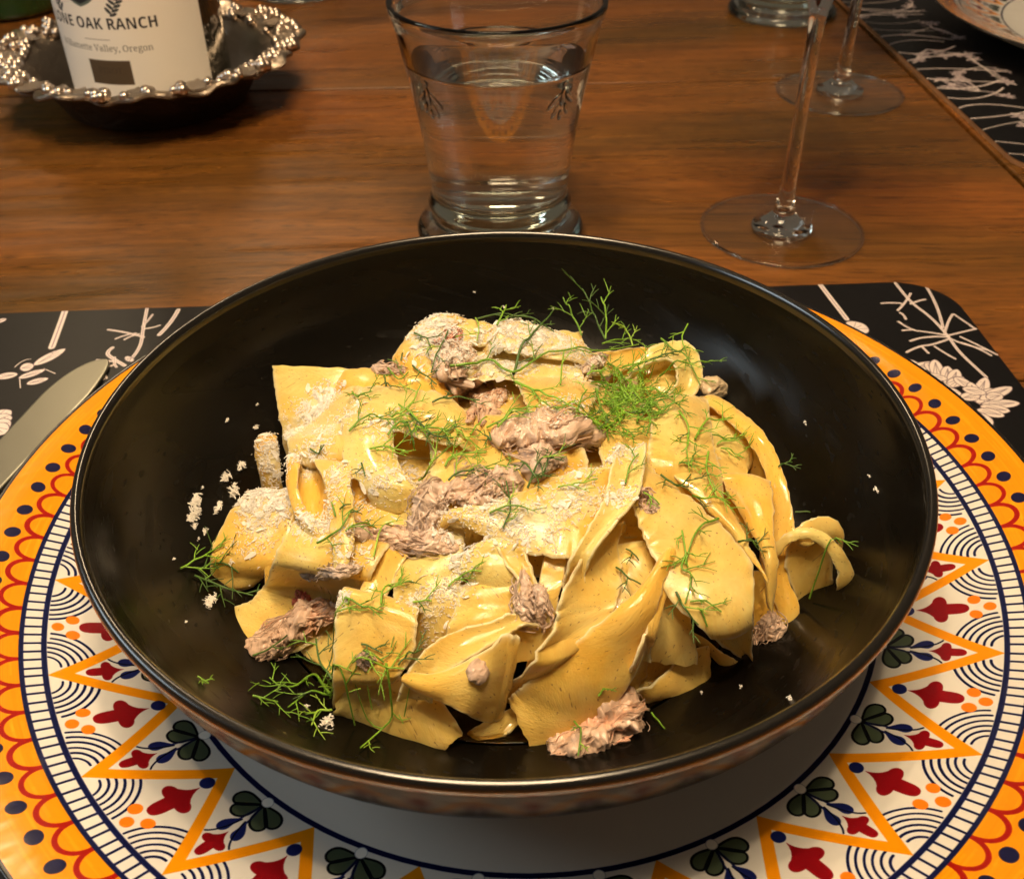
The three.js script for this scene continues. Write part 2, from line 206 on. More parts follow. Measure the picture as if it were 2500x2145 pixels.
  for (let k = 0; k < 24; k++) {
    const a = P0 + k * dA, v = a + dA / 2;
    at(v, 0, () => { blob(121, 0, 1.9, 1.8, 0, '#141c55'); c.save(); c.translate(123.2, 0); fleur(1.02); c.restore(); blob(139.2, -3.2, 1.75, 1.65, 0, DOT); blob(139.2, 3.0, 1.75, 1.65, 0, DOT); blob(142.7, -0.1, 1.75, 1.65, 0, DOT); });
    at(a, 0, () => {
      c.save(); c.translate(115.2, 0); for (const s of [-1, 1]) { c.save(); c.rotate(s * 0.9); c.scale(1.12, 1.16); heart(); c.restore(); }
      c.strokeStyle = '#12183c'; c.lineWidth = 0.55; for (const y of [-0.5, 0.5]) { c.beginPath(); c.moveTo(1.5, y * 0.3); c.quadraticCurveTo(5, y * 2.2, 9, y * 2.6); c.stroke(); }
      c.restore();
      for (const s of [-1, 1]) {
        c.fillStyle = '#151d57'; c.beginPath(); c.moveTo(121, s * 0.7); c.bezierCurveTo(123, s * 1.2, 124, s * 4.6, 127, s * 3.9); c.bezierCurveTo(129, s * 3, 127.6, s * 0.6, 125.6, s * 0.9); c.bezierCurveTo(124, s * 1, 122.6, s * 0.8, 121, s * 0.7); c.fill();
        c.strokeStyle = '#0d1230'; c.lineWidth = 0.5; c.beginPath(); c.moveTo(122, s * 0.6); c.quadraticCurveTo(128.5, s * 2, 130.2, s * 4.4); c.stroke();
      }
      c.save(); c.translate(126.6, 0); fleur(0.7); c.restore();
    });
  }
  c.strokeStyle = NAVY; c.lineWidth = 1.5; c.beginPath(); c.arc(0, 0, 112.4, 0, T); c.stroke();
  disc(111.6, WHITE);
  for (let k = 0; k < 24; k++) at(P0 + k * dA, 114, () => { blob(0, 0, 1.55, 1.55, 0, '#f2efe8'); c.strokeStyle = '#9aa0a8'; c.lineWidth = 0.18; c.stroke(); });
});
{
  const glaze = phys({ map: plateTex, roughness: 0.16, clearcoat: 0.5, clearcoatRoughness: 0.08, bumpMap: repeatOf(broadBump, 4, 4), bumpScale: 0.00012 });
  const body = phys({ color: lin(0.72, 0.69, 0.63), roughness: 0.2, clearcoat: 0.3 });
  const edge = phys({ color: lin(0.01, 0.009, 0.008), roughness: 0.2, clearcoat: 0.4 });
  const top = soft([[0, 4.6], [60, 4.7], [104, 4.9], [116, 6.2], [132, 10.8], [148, 17], [162, 22], [169, 24]], 8);
  const faceGeo = planarUV(lathe(top, 160), (x, y, z) => [(x / 0.344) + 0.5, 0.5 - z / 0.344]);
  const lip = lathe(soft([[169, 24], [170.1, 24.2], [170.6, 23.4], [169.8, 22.4], [167, 21.6]], 5), 160);
  const under = lathe(soft([[167, 21.6], [148, 13.6], [130, 6.6], [112, 2.6], [108, 2.4]], 6).concat([[106, 0.2], [102, 0.2], [100, 2.4], [0, 2.4]]), 128);
  const plate = thing('charger_plate', 'orange rimmed white plate painted with stars, red buds and blue arcs, under the bowl', 'plate', [0.0057, 0.0041, -0.006], 0, 'painted plates');
  mesh('painted_face', faceGeo, glaze, plate); mesh('rim_edge', lip, edge, plate); mesh('underside', under, body, plate);
  const p2 = plate.clone(); p2.name = 'charger_plate'; p2.position.set(0.487, 0.0041, -0.548); p2.rotation.y = 0.7; p2.userData = {};
  tag(p2, 'painted plate with orange band set on the placemat of the next seat', 'plate', 'painted plates');
}

// ------------------------------------------------------------------ black pasta bowl and its broth
const bowlSmear = dataTex(1024, 512, (x, y) => { const u = x / 1024, v = y / 512; const k = clamp(105 + wrapNoise(u * 14, v * 5, 14, 5, 61) * 70 + Math.max(0, wrapNoise(u * 40, v * 16, 40, 16, 62) - 0.1) * 80 + (wrapNoise(u * 160, v * 60, 160, 60, 63) > 0.5 ? 60 : 0), 60, 230); return [k, k, k]; }, false, true);
const inner = [[0, 15.2], [40, 15.3], [62, 16], [78, 19.4], [92, 26], [103, 35.5], [110.5, 46], [115, 57], [116.8, 64.5]];
{
  const g = thing('pasta_bowl', 'wide black glazed bowl with a bronze tinged rim, full of pasta', 'bowl', [0, 0, 0]);
  const glaze = phys({ color: lin(0.004, 0.0033, 0.0022), roughness: 0.6, specularIntensity: 0.5, roughnessMap: bowlSmear, bumpMap: repeatOf(broadBump, 10, 4), bumpScale: 0.00002 });
  const rimMat = phys({ color: lin(0.006, 0.0048, 0.0034), roughness: 0.25, specularIntensity: 1, clearcoat: 0.8, clearcoatRoughness: 0.2 });
  mesh('inside', lathe(soft(inner, 8), 160), glaze, g);
  mesh('rim', lathe(soft([[116.8, 64.5], [117.0, 66.6], [118.1, 68], [119.4, 67.7], [120, 66.4], [119.8, 64.6], [119.0, 63.6]], 5), 160), rimMat, g);
  const outsideMat = glaze.clone(); outsideMat.roughness = 0.24; outsideMat.specularIntensity = 0.3; outsideMat.roughnessMap = null;
  mesh('outside', lathe([[119.0, 63.6], [118.4, 63.1]].concat(soft([[118.6, 62.6], [118.2, 59], [115.6, 50.5], [110, 41.5], [101, 32], [90, 24.5], [78, 18.6], [66, 14.2], [60, 12.6]], 7)).concat([[58.6, 9.4], [56, 8.9], [53, 9.2], [52, 12.2], [0, 12.2]]), 160), outsideMat, g);
  const broth = tag(mesh('broth_pool', lathe(soft(inner.slice(0, 4).map(([r, y]) => [r, y + 0.25]), 8).filter(([, y]) => y < 18.6).concat([[75.4, 18.7], [74, 18.55], [60, 18.3], [30, 18.3], [0, 18.3]]), 96), phys({ color: lin(0.9, 0.8, 0.6), transmission: 1, thickness: 0.003, ior: 1.36, roughness: 0.06, attenuationColor: lin(0.75, 0.5, 0.16), attenuationDistance: 0.004 })), 'thin amber sauce pooled in the bottom of the black bowl', 'sauce');
  broth.userData.kind = 'stuff';
}

// ------------------------------------------------------------------ pasta
// every ribbon: pairs of edge points in millimetres; meat: centre line and radius; fennel: stems; cheese: patches and loose curls
const FOOD = {
R: [
["corner",[[-80.1,49.4,-56.7,-53.0,50.8,-52.2],[-78.6,44.4,-48.9,-51.4,46.5,-45.6],[-75.9,39.3,-38.8,-49.4,41.5,-35.7],[-73.1,19.0,-28.2,-47.3,19.0,-25.3]],{"camber":0.93}],
["topleftfold",[[-67.8,19.0,-99.7,-46.0,38.0,-42.3],[-73.4,19.2,-89.7,-45.8,54.8,-34.0],[-80.0,18.4,-77.8,-45.6,57.7,-24.2],[-81.2,17.7,-64.1,-45.6,59.1,-10.1],[-67.3,49.4,-11.7,-46.1,57.7,1.8],[-65.9,47.2,-6.4,-46.2,52.1,3.0]],{"camber":1.86}],
["loopinner",[[-66.1,42.3,-9.6,-51.7,46.9,-3.5],[-64.9,49.4,-4.5,-51.4,53.7,0.9],[-61.3,49.0,11.0,-50.3,52.6,14.1],[-57.2,48.0,24.5,-48.9,50.5,24.6],[-55.6,40.3,29.7,-48.3,42.4,28.7]],{"camber":-3.1}],
["hanging",[[-60.2,44.8,-4.3,-45.5,48.3,3.1],[-57.1,54.8,2.1,-44.7,57.7,7.9],[-51.3,56.6,14.1,-43.3,58.4,16.9],[-48.8,56.2,24.4,-41.4,57.3,27.6],[-47.6,55.2,32.0,-40.9,56.2,33.2],[-46.0,52.6,39.2,-41.0,53.7,39.5],[-44.9,51.6,44.6,-43.3,51.6,45.1]],{"camber":0.93}],
["loopedge",[[-66.6,44.2,-9.7,-61.2,47.0,-1.2],[-65.6,51.6,-4.2,-60.7,54.1,2.8],[-63.1,51.9,9.9,-59.5,53.7,13.1],[-60.0,52.3,19.9,-55.4,53.4,23.2],[-56.7,50.8,25.8,-50.8,51.6,30.1],[-54.7,42.7,29.4,-47.9,43.2,34.5]],{"camber":0.62}],
["smallloop",[[-83.1,31.8,-31.4,-76.6,33.2,-34.8],[-82.5,36.4,-28.4,-75.6,37.9,-29.9],[-81.8,33.6,-25.0,-74.4,35.0,-24.4],[-81.3,30.7,-23.3,-74.0,32.1,-22.0],[-80.6,19.6,-21.1,-73.6,21.0,-18.8]],{"camber":2.48}],
["leftfold",[[-75.4,27.3,-9.2,-51.7,28.1,-4.9],[-80.0,37.9,-2.9,-57.8,39.3,1.2],[-84.8,35.7,3.7,-64.2,37.9,7.6],[-87.6,32.8,11.6,-65.0,35.0,14.5],[-88.7,29.2,16.4,-67.2,32.1,21.1],[-88.5,24.2,18.7,-72.2,25.6,20.2],[-85.5,20.6,20.4,-76.4,21.3,20.3],[-79.0,19.2,18.0,-74.7,19.9,16.1]],{"camber":1.24}],
["leftstripe",[[-69.9,26.9,-6.5,-63.5,28.9,-4.2],[-70.0,37.9,1.8,-63.4,39.3,3.9],[-70.2,35.7,12.6,-63.3,36.4,14.5],[-71.1,32.1,20.4,-66.5,32.8,19.7],[-71.8,20.3,26.5,-68.9,21.0,23.8]],{"camber":0.62}],
["lowerflat",[[-56.2,39.3,12.8,-29.2,41.2,29.5],[-59.7,49.0,21.6,-32.1,51.6,35.4],[-64.2,45.4,32.8,-35.8,48.7,42.8],[-71.9,26.4,25.9,-45.0,27.1,35.0],[-76.2,23.5,28.7,-56.5,22.8,45.8],[-82.5,21.3,29.0,-72.2,19.2,46.6]],{"camber":1.24}],
["lowerstrip",[[-34.8,41.7,26.4,-22.4,41.9,29.4],[-36.0,50.1,32.7,-25.8,50.1,35.9],[-37.5,47.2,40.4,-30.0,46.9,43.8],[-40.0,44.0,48.6,-33.6,43.3,51.8],[-41.5,32.9,53.8,-36.0,32.0,57.0]],{}],
["lowerwide",[[-30.9,40.1,34.4,-11.7,45.5,29.3],[-30.5,47.6,39.0,-11.6,51.6,35.9],[-30.0,45.8,44.6,-11.4,48.0,44.1],[-29.3,42.6,49.7,-11.7,43.6,51.7],[-28.5,26.3,55.4,-12.0,26.1,60.3]],{"camber":1.24}],
["frontface",[[-41.9,39.1,41.7,-21.7,40.4,48.8],[-43.2,49.0,48.6,-22.4,48.3,56.8],[-44.0,47.6,52.4,-22.7,45.8,61.1],[-44.3,42.6,59.8,-23.4,42.6,64.8],[-44.5,36.8,66.4,-27.0,38.6,68.4],[-46.9,18.4,63.7,-35.4,20.6,60.2]],{"camber":1.24}],
["frontback",[[-49.5,19.0,36.6,-44.8,19.0,32.9],[-54.1,23.5,40.6,-45.7,24.9,38.7],[-58.6,20.6,44.7,-46.5,23.5,44.3],[-55.9,19.2,46.0,-46.2,19.2,50.5],[-54.0,19.0,47.0,-46.0,19.0,55.0]],{}],
["fronttube",[[-43.6,27.1,64.3,-47.1,18.4,64.2],[-38.3,29.2,63.5,-43.1,17.7,65.8],[-28.1,30.0,61.7,-35.3,17.7,69.5],[-18.3,27.8,66.4,-25.8,17.7,73.7],[-11.1,22.0,73.6,-16.8,17.0,76.8]],{"camber":2.48}],
["midupper",[[10.1,38.1,54.4,13.9,37.2,55.6],[2.4,49.0,56.6,6.2,47.6,59.1],[-2.7,48.0,58.1,1.1,46.2,61.4],[-14.7,46.2,61.0,-7.7,44.4,66.6],[-20.1,44.0,64.0,-13.7,41.1,69.0],[-25.1,39.7,68.4,-17.0,38.6,71.0],[-28.0,31.8,70.9,-18.9,31.8,72.2]],{"camber":-1.24}],
["midlower",[[-25.5,39.0,67.8,-25.5,37.2,70.1],[-16.9,41.5,69.9,-17.7,36.4,73.6],[-7.6,44.7,67.2,-10.7,33.9,76.3],[1.1,48.7,63.3,-4.2,20.6,69.6],[3.9,48.0,64.0,-1.0,19.9,68.0]],{"camber":1.86}],
["undertip",[[11.7,19.0,59.3,1.4,19.0,71.2],[5.0,20.6,63.0,-0.4,17.7,71.9],[-5.0,19.9,68.5,-3.0,17.0,72.9],[-10.4,17.7,70.6,-8.5,17.0,74.9]],{}],
["bigfront",[[47.3,43.5,32.0,50.2,39.7,34.9],[42.3,53.7,40.1,46.5,52.6,40.9],[36.8,51.2,48.9,42.5,53.0,47.4],[27.7,49.0,56.8,39.3,49.0,55.6],[19.0,43.6,60.7,36.9,37.9,59.3],[10.6,38.6,65.1,32.4,30.0,65.6],[5.1,33.6,67.2,25.6,22.0,69.3],[2.8,29.2,66.2,16.6,19.2,72.8],[0.7,25.6,65.7,7.7,17.0,76.2]],{"camber":2.48}],
["standingedge",[[30.7,49.4,25.2,34.6,46.0,22.6],[27.9,58.0,31.0,33.1,53.0,27.7],[24.8,57.7,37.4,31.4,50.8,33.3],[18.7,55.5,47.2,31.4,48.7,40.6],[13.8,51.9,56.8,30.7,47.2,47.9],[13.2,49.8,61.0,27.9,44.7,53.8],[7.3,44.7,67.7,20.3,41.8,61.3],[-0.1,24.2,62.8,10.4,23.5,58.7],[-1.7,19.0,61.7,8.2,19.0,58.1]],{"camber":-1.86}],
["centreface",[[-19.1,51.5,28.1,-17.5,50.6,28.3],[-15.6,57.3,27.5,-13.9,55.9,30.3],[-4.9,58.8,25.5,-2.8,55.5,36.6],[6.8,59.5,20.3,7.1,54.8,41.2],[18.1,60.6,15.2,15.6,55.2,43.5],[28.2,61.3,12.9,19.8,55.2,42.8],[36.5,52.9,11.1,23.2,46.2,42.3]],{"camber":1.86}],
["rolledrim",[[34.0,53.6,0.6,41.8,54.0,-0.5],[32.2,64.2,7.6,40.7,64.5,6.6],[29.4,63.8,18.1,39.1,64.2,17.1],[27.1,62.4,27.8,36.6,63.1,26.7],[22.3,60.6,37.5,29.9,61.6,36.1],[17.5,57.3,45.0,24.0,59.1,43.5],[15.2,48.5,48.7,21.1,50.7,47.3]],{"camber":-1.86}],
["centrefold",[[-1.8,44.6,32.1,4.6,48.3,30.0],[-8.1,53.4,37.0,5.5,55.2,37.1],[-11.6,52.3,39.7,6.0,53.0,40.9],[-11.8,50.5,42.9,3.8,50.8,45.2],[-10.1,48.0,44.1,2.5,48.0,47.3],[-6.9,34.2,46.4,-0.0,33.5,51.3]],{"camber":1.86}],
["twist",[[-5.7,50.2,33.4,3.4,50.9,36.9],[-3.0,55.9,38.1,4.9,56.2,40.1],[0.2,54.1,43.8,6.7,54.1,43.8],[3.3,52.6,48.2,8.2,53.0,49.3],[2.4,49.4,55.3,11.6,49.4,55.7],[1.7,35.6,61.9,14.9,35.2,61.7]],{"camber":-1.86}],
["greenface",[[-10.7,38.5,41.1,8.7,41.1,39.0],[-12.0,46.9,46.7,5.4,48.7,45.8],[-13.2,44.7,51.7,2.4,45.8,52.0],[-15.1,42.6,55.8,-0.2,43.6,56.9],[-17.6,28.9,61.2,-3.6,30.0,63.3]],{"camber":1.24}],
["goldenstrip",[[12.8,46.7,32.3,18.2,45.7,33.9],[11.2,53.0,38.2,17.2,52.6,38.8],[9.3,49.8,45.1,15.9,50.1,44.6],[7.7,46.2,51.5,14.0,46.5,50.1],[5.7,29.4,58.9,11.7,29.7,56.6]],{}],
["righttriangle",[[32.0,47.8,10.9,32.0,48.8,3.6],[33.6,58.0,17.8,38.4,58.4,8.5],[35.6,57.3,26.3,46.4,57.0,14.6],[36.8,56.6,34.5,53.9,55.5,22.5],[39.6,54.1,42.3,62.9,51.9,32.3],[42.5,50.1,51.9,66.5,50.8,42.9],[51.4,44.4,58.8,64.9,45.7,55.0],[65.4,23.5,51.4,68.7,22.4,51.1]],{"camber":1.86}],
["rightstrip",[[41.8,44.8,0.6,56.3,43.6,1.2],[46.2,54.4,6.1,59.1,53.0,7.9],[56.2,51.9,18.5,65.6,49.8,22.9],[64.6,48.0,28.6,68.1,49.0,34.0],[68.5,48.0,40.2,70.4,47.4,45.2]],{"camber":1.24}],
["rightgold",[[60.9,42.7,0.8,78.9,41.5,2.0],[63.0,50.5,5.6,78.1,50.5,9.0],[66.1,48.7,12.9,76.8,50.6,19.4],[69.3,46.9,21.5,75.6,48.0,27.4],[71.7,45.9,34.4,74.8,46.3,36.7],[73.1,34.4,42.6,74.3,34.4,42.7]],{"camber":1.86}],
["rightwall",[[61.9,37.9,-45.3,61.4,29.5,-34.9],[66.3,47.2,-40.5,65.4,37.9,-31.1],[76.3,48.0,-29.6,74.6,36.4,-22.5],[81.2,49.6,-13.6,78.9,35.2,-6.8],[83.5,46.9,-0.1,80.5,33.2,6.9],[84.8,40.7,10.8,81.5,30.2,14.7],[85.4,30.7,15.8,82.0,21.7,18.3]],{}],
["rightedge",[[62.7,40.8,-38.7,65.4,41.5,-42.1],[65.3,48.0,-34.6,68.4,48.7,-38.5],[72.1,48.0,-23.9,76.4,48.7,-29.2],[77.7,47.8,-9.7,81.5,50.8,-13.0],[79.4,45.1,3.4,83.8,48.3,1.5],[79.2,40.3,12.5,84.3,44.0,15.4],[74.7,35.6,21.1,83.8,39.6,25.4],[75.6,31.3,30.3,81.2,33.7,27.4],[78.6,25.1,37.6,84.5,26.9,35.2],[79.4,17.9,42.1,83.3,18.0,42.9]],{"camber":0.93}],
["arch",[[29.3,36.6,-37.7,30.7,38.5,-45.8],[33.3,48.0,-39.9,36.4,49.4,-49.2],[39.4,51.6,-43.2,45.1,52.3,-54.4],[47.8,55.2,-47.2,54.7,55.9,-59.8],[54.3,56.6,-47.9,61.8,56.6,-59.2],[56.6,55.2,-44.2,65.4,55.2,-50.5],[56.5,52.3,-40.6,65.2,52.3,-41.4],[53.4,49.4,-37.7,62.2,49.4,-37.6],[48.9,46.5,-36.1,54.9,45.8,-33.8],[45.2,35.1,-34.9,48.8,33.8,-30.6]],{"camber":-2.48}],
["archback",[[46.6,45.2,-63.4,62.7,46.6,-68.8],[46.2,49.4,-60.4,63.2,50.8,-64.9],[45.4,46.5,-53.2,64.2,48.0,-55.4],[44.7,44.4,-44.7,61.8,45.8,-42.5],[44.3,34.2,-40.0,60.5,35.6,-35.5]],{"camber":2.48}],
["rightface",[[42.4,46.0,-28.1,67.3,36.2,-43.0],[43.1,57.0,-22.1,66.4,49.0,-34.7],[44.4,57.3,-11.5,64.6,52.6,-19.9],[42.8,56.6,-1.6,63.7,52.6,-6.3],[41.5,55.9,5.5,64.2,51.6,6.5],[40.4,42.7,11.5,64.5,38.1,17.2]],{"camber":2.48}],
["rightcurl",[[61.8,36.7,-35.6,59.7,34.6,-6.6],[66.7,44.4,-33.4,64.3,40.8,-7.1],[73.5,45.1,-30.2,70.8,39.3,-7.8],[78.5,44.2,-24.0,75.3,38.3,-9.9],[79.6,41.1,-19.8,77.4,37.2,-15.3],[81.5,28.3,-12.2,81.1,28.1,-24.9]],{"camber":1.86}],
["lowright",[[33.0,20.0,39.9,34.4,19.0,43.9],[38.8,27.8,40.6,40.3,24.9,44.1],[52.9,24.9,42.4,54.5,22.0,44.7],[63.2,21.3,48.8,62.0,18.4,51.0],[68.5,19.3,50.6,68.0,17.0,53.0]],{"camber":0.62}],
["frontcurve",[[28.8,19.0,65.8,31.0,19.0,62.1],[34.5,23.5,62.5,36.4,17.0,61.1],[42.2,24.9,58.1,43.7,17.0,59.9],[48.4,25.6,50.8,51.7,17.0,58.3],[57.2,23.5,46.3,56.2,17.0,55.9]],{"camber":1.24}],
["frontinner",[[39.3,19.0,39.6,55.2,19.0,42.8],[38.8,23.5,44.3,52.0,23.5,45.9],[38.0,21.3,50.3,47.8,20.6,49.8],[36.5,18.4,56.6,42.2,18.4,54.1],[35.8,19.0,59.3,39.8,19.0,56.0]],{}],
["narrowside",[[42.5,44.9,42.8,44.9,43.3,43.7],[41.1,50.5,47.0,43.3,48.7,48.0],[37.2,46.2,57.7,39.3,44.0,59.2],[33.6,41.8,65.5,38.7,22.0,53.5],[31.3,23.5,59.7,35.1,19.2,59.6]],{"camber":0.62}],
["fardrape",[[82.5,43.6,25.7,88.3,45.2,26.3],[81.5,45.9,26.2,90.3,48.0,27.7],[80.3,40.2,26.9,92.5,43.0,29.3],[81.3,33.8,28.5,93.8,36.0,30.3],[83.9,27.6,30.4,95.1,29.0,31.0],[86.3,21.0,31.7,96.4,22.0,32.3]],{"camber":-1.86}],
["farloop",[[77.7,38.3,27.3,76.0,39.6,24.7],[81.7,46.2,27.7,81.4,47.8,25.4],[86.7,47.0,28.2,88.0,49.0,26.3],[91.1,44.0,30.7,94.1,46.0,30.4],[93.6,39.0,33.6,97.7,40.0,31.9],[94.4,32.0,34.6,100.7,33.0,31.7]],{"camber":0.62}],
["farknob",[[80.8,37.3,21.3,82.6,34.6,22.1],[84.5,43.5,19.7,85.8,40.0,21.4],[91.0,45.0,16.7,91.5,40.0,20.2],[96.6,43.0,15.9,97.7,37.0,18.4],[99.0,36.0,15.5,97.9,33.0,19.7],[100.4,26.1,15.2,98.0,25.1,20.5]],{"camber":1.24}],
["rightshade",[[74.1,22.4,18.0,80.2,25.3,23.0],[73.5,27.9,22.6,80.1,30.5,27.2],[72.2,24.0,32.8,79.6,26.2,36.7],[71.5,19.3,41.8,79.0,19.7,44.4]],{"camber":0.62}],
["innershade",[[29.9,43.8,30.0,45.4,43.4,26.1],[29.2,49.4,33.7,44.4,48.7,31.2],[27.6,45.4,43.0,42.0,44.0,43.5],[25.5,42.2,50.7,40.0,39.7,52.9],[24.4,33.4,54.5,38.9,30.3,57.6]],{"camber":0.62}],
["peakleft",[[-19.9,52.5,-70.3,-7.1,52.0,-69.5],[-25.5,60.9,-67.3,-13.1,61.6,-64.7],[-32.2,58.0,-63.7,-20.4,60.2,-58.9],[-36.1,55.2,-58.2,-22.1,58.8,-46.7],[-38.4,52.3,-51.1,-24.3,56.6,-36.2],[-40.2,39.3,-45.7,-25.9,44.1,-28.2]],{"camber":1.86}],
["peakarch",[[-27.0,47.1,-62.2,-25.1,45.7,-57.3],[-19.8,59.5,-64.4,-18.3,58.0,-54.9],[-13.0,60.9,-66.5,-11.8,59.5,-52.6],[-6.2,60.2,-65.3,-5.2,58.8,-53.0],[1.4,58.0,-62.0,1.4,56.6,-53.2],[8.6,45.2,-58.9,7.7,43.8,-53.4]],{"camber":1.24}],
["topback",[[-10.3,51.2,-62.1,-7.2,51.2,-49.4],[-3.7,60.2,-63.7,-1.9,60.2,-47.8],[6.5,60.2,-66.1,6.3,60.2,-45.4],[16.6,58.8,-62.0,16.8,59.5,-44.0],[26.6,56.6,-56.6,25.8,57.3,-43.7],[32.4,46.3,-53.3,31.1,47.0,-43.4]],{"camber":1.86}],
["topwide",[[0.6,19.0,-125.7,32.5,19.0,-123.3],[0.8,17.0,-115.3,33.0,17.0,-120.4],[2.3,57.0,-40.2,36.8,17.7,-99.7],[5.7,60.2,-22.0,28.5,59.8,-22.3],[8.8,59.8,-8.6,24.6,59.8,-9.0],[10.5,48.8,-1.4,22.5,49.0,-1.8]],{"camber":2.48}],
["topyellow",[[53.7,44.4,-63.2,50.7,41.7,-58.1],[49.6,52.3,-61.6,47.0,50.1,-54.5],[37.1,54.4,-56.7,35.4,53.7,-43.6],[26.4,55.2,-52.1,27.1,56.6,-38.4],[20.4,46.6,-49.6,22.5,49.2,-35.6]],{"camber":-1.24}],
["leftcentre",[[-53.8,38.6,-41.5,-47.9,46.3,-13.7],[-47.5,52.6,-37.6,-42.5,58.4,-10.5],[-37.1,58.0,-31.0,-33.4,60.6,-5.2],[-26.7,59.8,-26.8,-24.5,61.3,-0.5],[-17.9,60.6,-22.6,-17.5,60.9,2.0],[-10.9,60.6,-10.3,-12.3,60.6,2.7],[-6.2,51.6,-2.1,-8.7,51.3,3.2]],{"camber":1.86}],
["shoulder",[[-59.5,40.7,-51.1,-57.3,38.8,-41.0],[-53.8,50.8,-50.5,-51.6,49.4,-38.8],[-43.5,53.0,-49.3,-41.1,52.3,-34.7],[-31.4,55.9,-45.8,-30.0,55.2,-30.6],[-23.1,56.6,-43.8,-21.4,55.9,-29.6],[-17.3,48.1,-42.4,-15.4,47.4,-28.8]],{"camber":1.24}],
["centreleft",[[-50.1,45.6,-23.0,-34.8,48.5,-17.2],[-49.6,56.6,-15.9,-33.8,59.5,-10.0],[-48.8,57.0,-2.1,-31.8,59.8,3.9],[-45.1,57.7,10.2,-27.8,59.8,15.0],[-40.1,57.3,16.3,-24.8,58.8,19.1],[-37.3,51.7,19.6,-23.1,52.8,21.4]],{"camber":2.48}],
["underleft",[[-45.6,46.3,-1.3,-28.9,49.1,10.6],[-44.9,53.4,6.2,-29.2,55.5,14.3],[-44.1,51.2,14.6,-29.5,52.6,18.5],[-42.8,48.3,24.0,-26.7,50.5,27.5],[-41.8,35.4,31.0,-24.6,38.1,34.1]],{"camber":1.86}],
["undercentre",[[-34.6,47.6,11.1,-19.7,47.6,18.9],[-32.7,53.4,16.1,-16.9,53.7,21.9],[-29.4,50.8,24.8,-11.9,51.9,27.1],[-27.5,48.7,33.4,-11.0,50.1,34.5],[-26.1,38.1,39.6,-10.4,39.8,39.7]],{"camber":1.86}],
["centrebed",[[-25.4,48.0,-20.6,7.8,48.5,-19.4],[-24.5,57.0,-15.2,11.9,57.7,-13.9],[-22.2,57.0,-0.7,23.2,58.0,1.1],[-21.4,56.6,12.4,24.0,57.7,11.9],[-18.2,54.4,22.7,18.0,55.9,20.5],[-16.2,44.1,29.0,14.2,45.8,25.7]],{"camber":1.24}],
["rightbed",[[25.6,45.6,-41.1,63.3,19.0,-104.7],[25.6,54.8,-38.8,61.7,14.1,-96.0],[25.8,56.6,-17.7,47.4,54.8,-17.3],[27.7,56.6,-0.6,43.9,55.2,0.1],[29.6,54.4,14.7,43.9,54.4,13.8],[30.4,44.6,21.0,43.9,45.1,19.4]],{"camber":1.24}],
["lowerbedright",[[29.6,42.1,32.9,43.7,43.6,27.6],[30.9,49.0,37.2,44.7,49.4,33.8],[33.1,45.4,44.8,46.5,43.6,45.1],[36.7,41.1,51.5,50.0,39.3,51.8],[39.2,29.2,56.1,52.4,27.4,56.4]],{"camber":1.24}],
["bedtop",[[-33.1,55.2,-68.2,-30.7,56.6,-36.8],[-18.0,55.2,-68.0,-16.7,56.6,-36.7],[-2.9,55.2,-67.8,-2.6,56.6,-36.5],[12.2,55.2,-67.7,11.4,56.6,-36.4],[27.2,55.2,-67.5,25.4,56.6,-36.2]],{"camber":0.62}],
["bed0",[[-78.4,7.5,-113.9,-62.7,42.1,-35.0],[-53.9,7.5,-113.7,-41.8,47.9,-27.3],[-29.4,7.5,-113.4,-22.3,50.0,-24.3],[-3.8,45.7,-57.9,-3.4,50.4,-23.6],[16.8,45.7,-57.7,15.4,50.4,-23.4],[43.9,7.5,-112.6,34.4,49.7,-24.1],[68.2,7.5,-112.3,53.9,47.1,-27.2]],{"camber":0.62}],
["bed1",[[-78.3,7.5,-86.8,-62.5,43.2,-13.1],[-42.4,47.5,-33.1,-39.7,48.2,-6.8],[-19.4,50.0,-29.5,-18.3,50.0,-4.4],[2.9,50.4,-28.8,2.8,50.4,-3.8],[25.2,50.0,-29.0,23.8,50.0,-4.0],[48.0,47.9,-31.7,45.1,48.6,-5.6],[73.2,39.9,-42.0,67.5,44.3,-10.6]],{"camber":0.62}],
["bed2",[[-63.5,42.3,-19.1,-59.7,43.0,5.4],[-39.0,47.7,-12.2,-37.0,46.6,9.6],[-16.0,49.5,-9.8,-15.2,48.1,11.4],[6.6,49.9,-9.1,6.3,48.1,11.6],[29.2,49.5,-9.3,27.8,47.7,11.4],[52.3,47.0,-12.2,49.6,46.3,10.0],[77.2,41.3,-19.0,72.5,42.4,5.9]],{"camber":0.62}],
["bed3",[[-50.9,44.9,3.1,-48.7,42.4,21.8],[-29.4,47.4,6.2,-28.2,44.6,24.3],[-8.5,48.5,7.6,-8.2,45.3,25.2],[12.2,48.5,7.8,11.7,45.3,25.4],[33.0,47.8,7.2,31.6,44.9,25.2],[54.2,45.6,4.9,52.0,43.1,23.5],[76.3,42.5,1.5,72.6,41.3,21.8]],{"camber":0.62}],
["bed4",[[-28.7,45.3,20.9,-27.8,41.0,36.3],[-13.0,46.0,21.8,-12.6,41.7,37.1],[2.6,46.0,22.0,2.5,41.7,37.3],[18.2,46.0,22.1,17.6,41.7,37.4],[33.8,45.3,21.5,32.7,41.3,37.2],[49.7,44.2,20.5,48.1,39.9,35.9],[66.2,41.3,17.6,63.9,37.7,34.0]],{"camber":0.62}]],
M: [
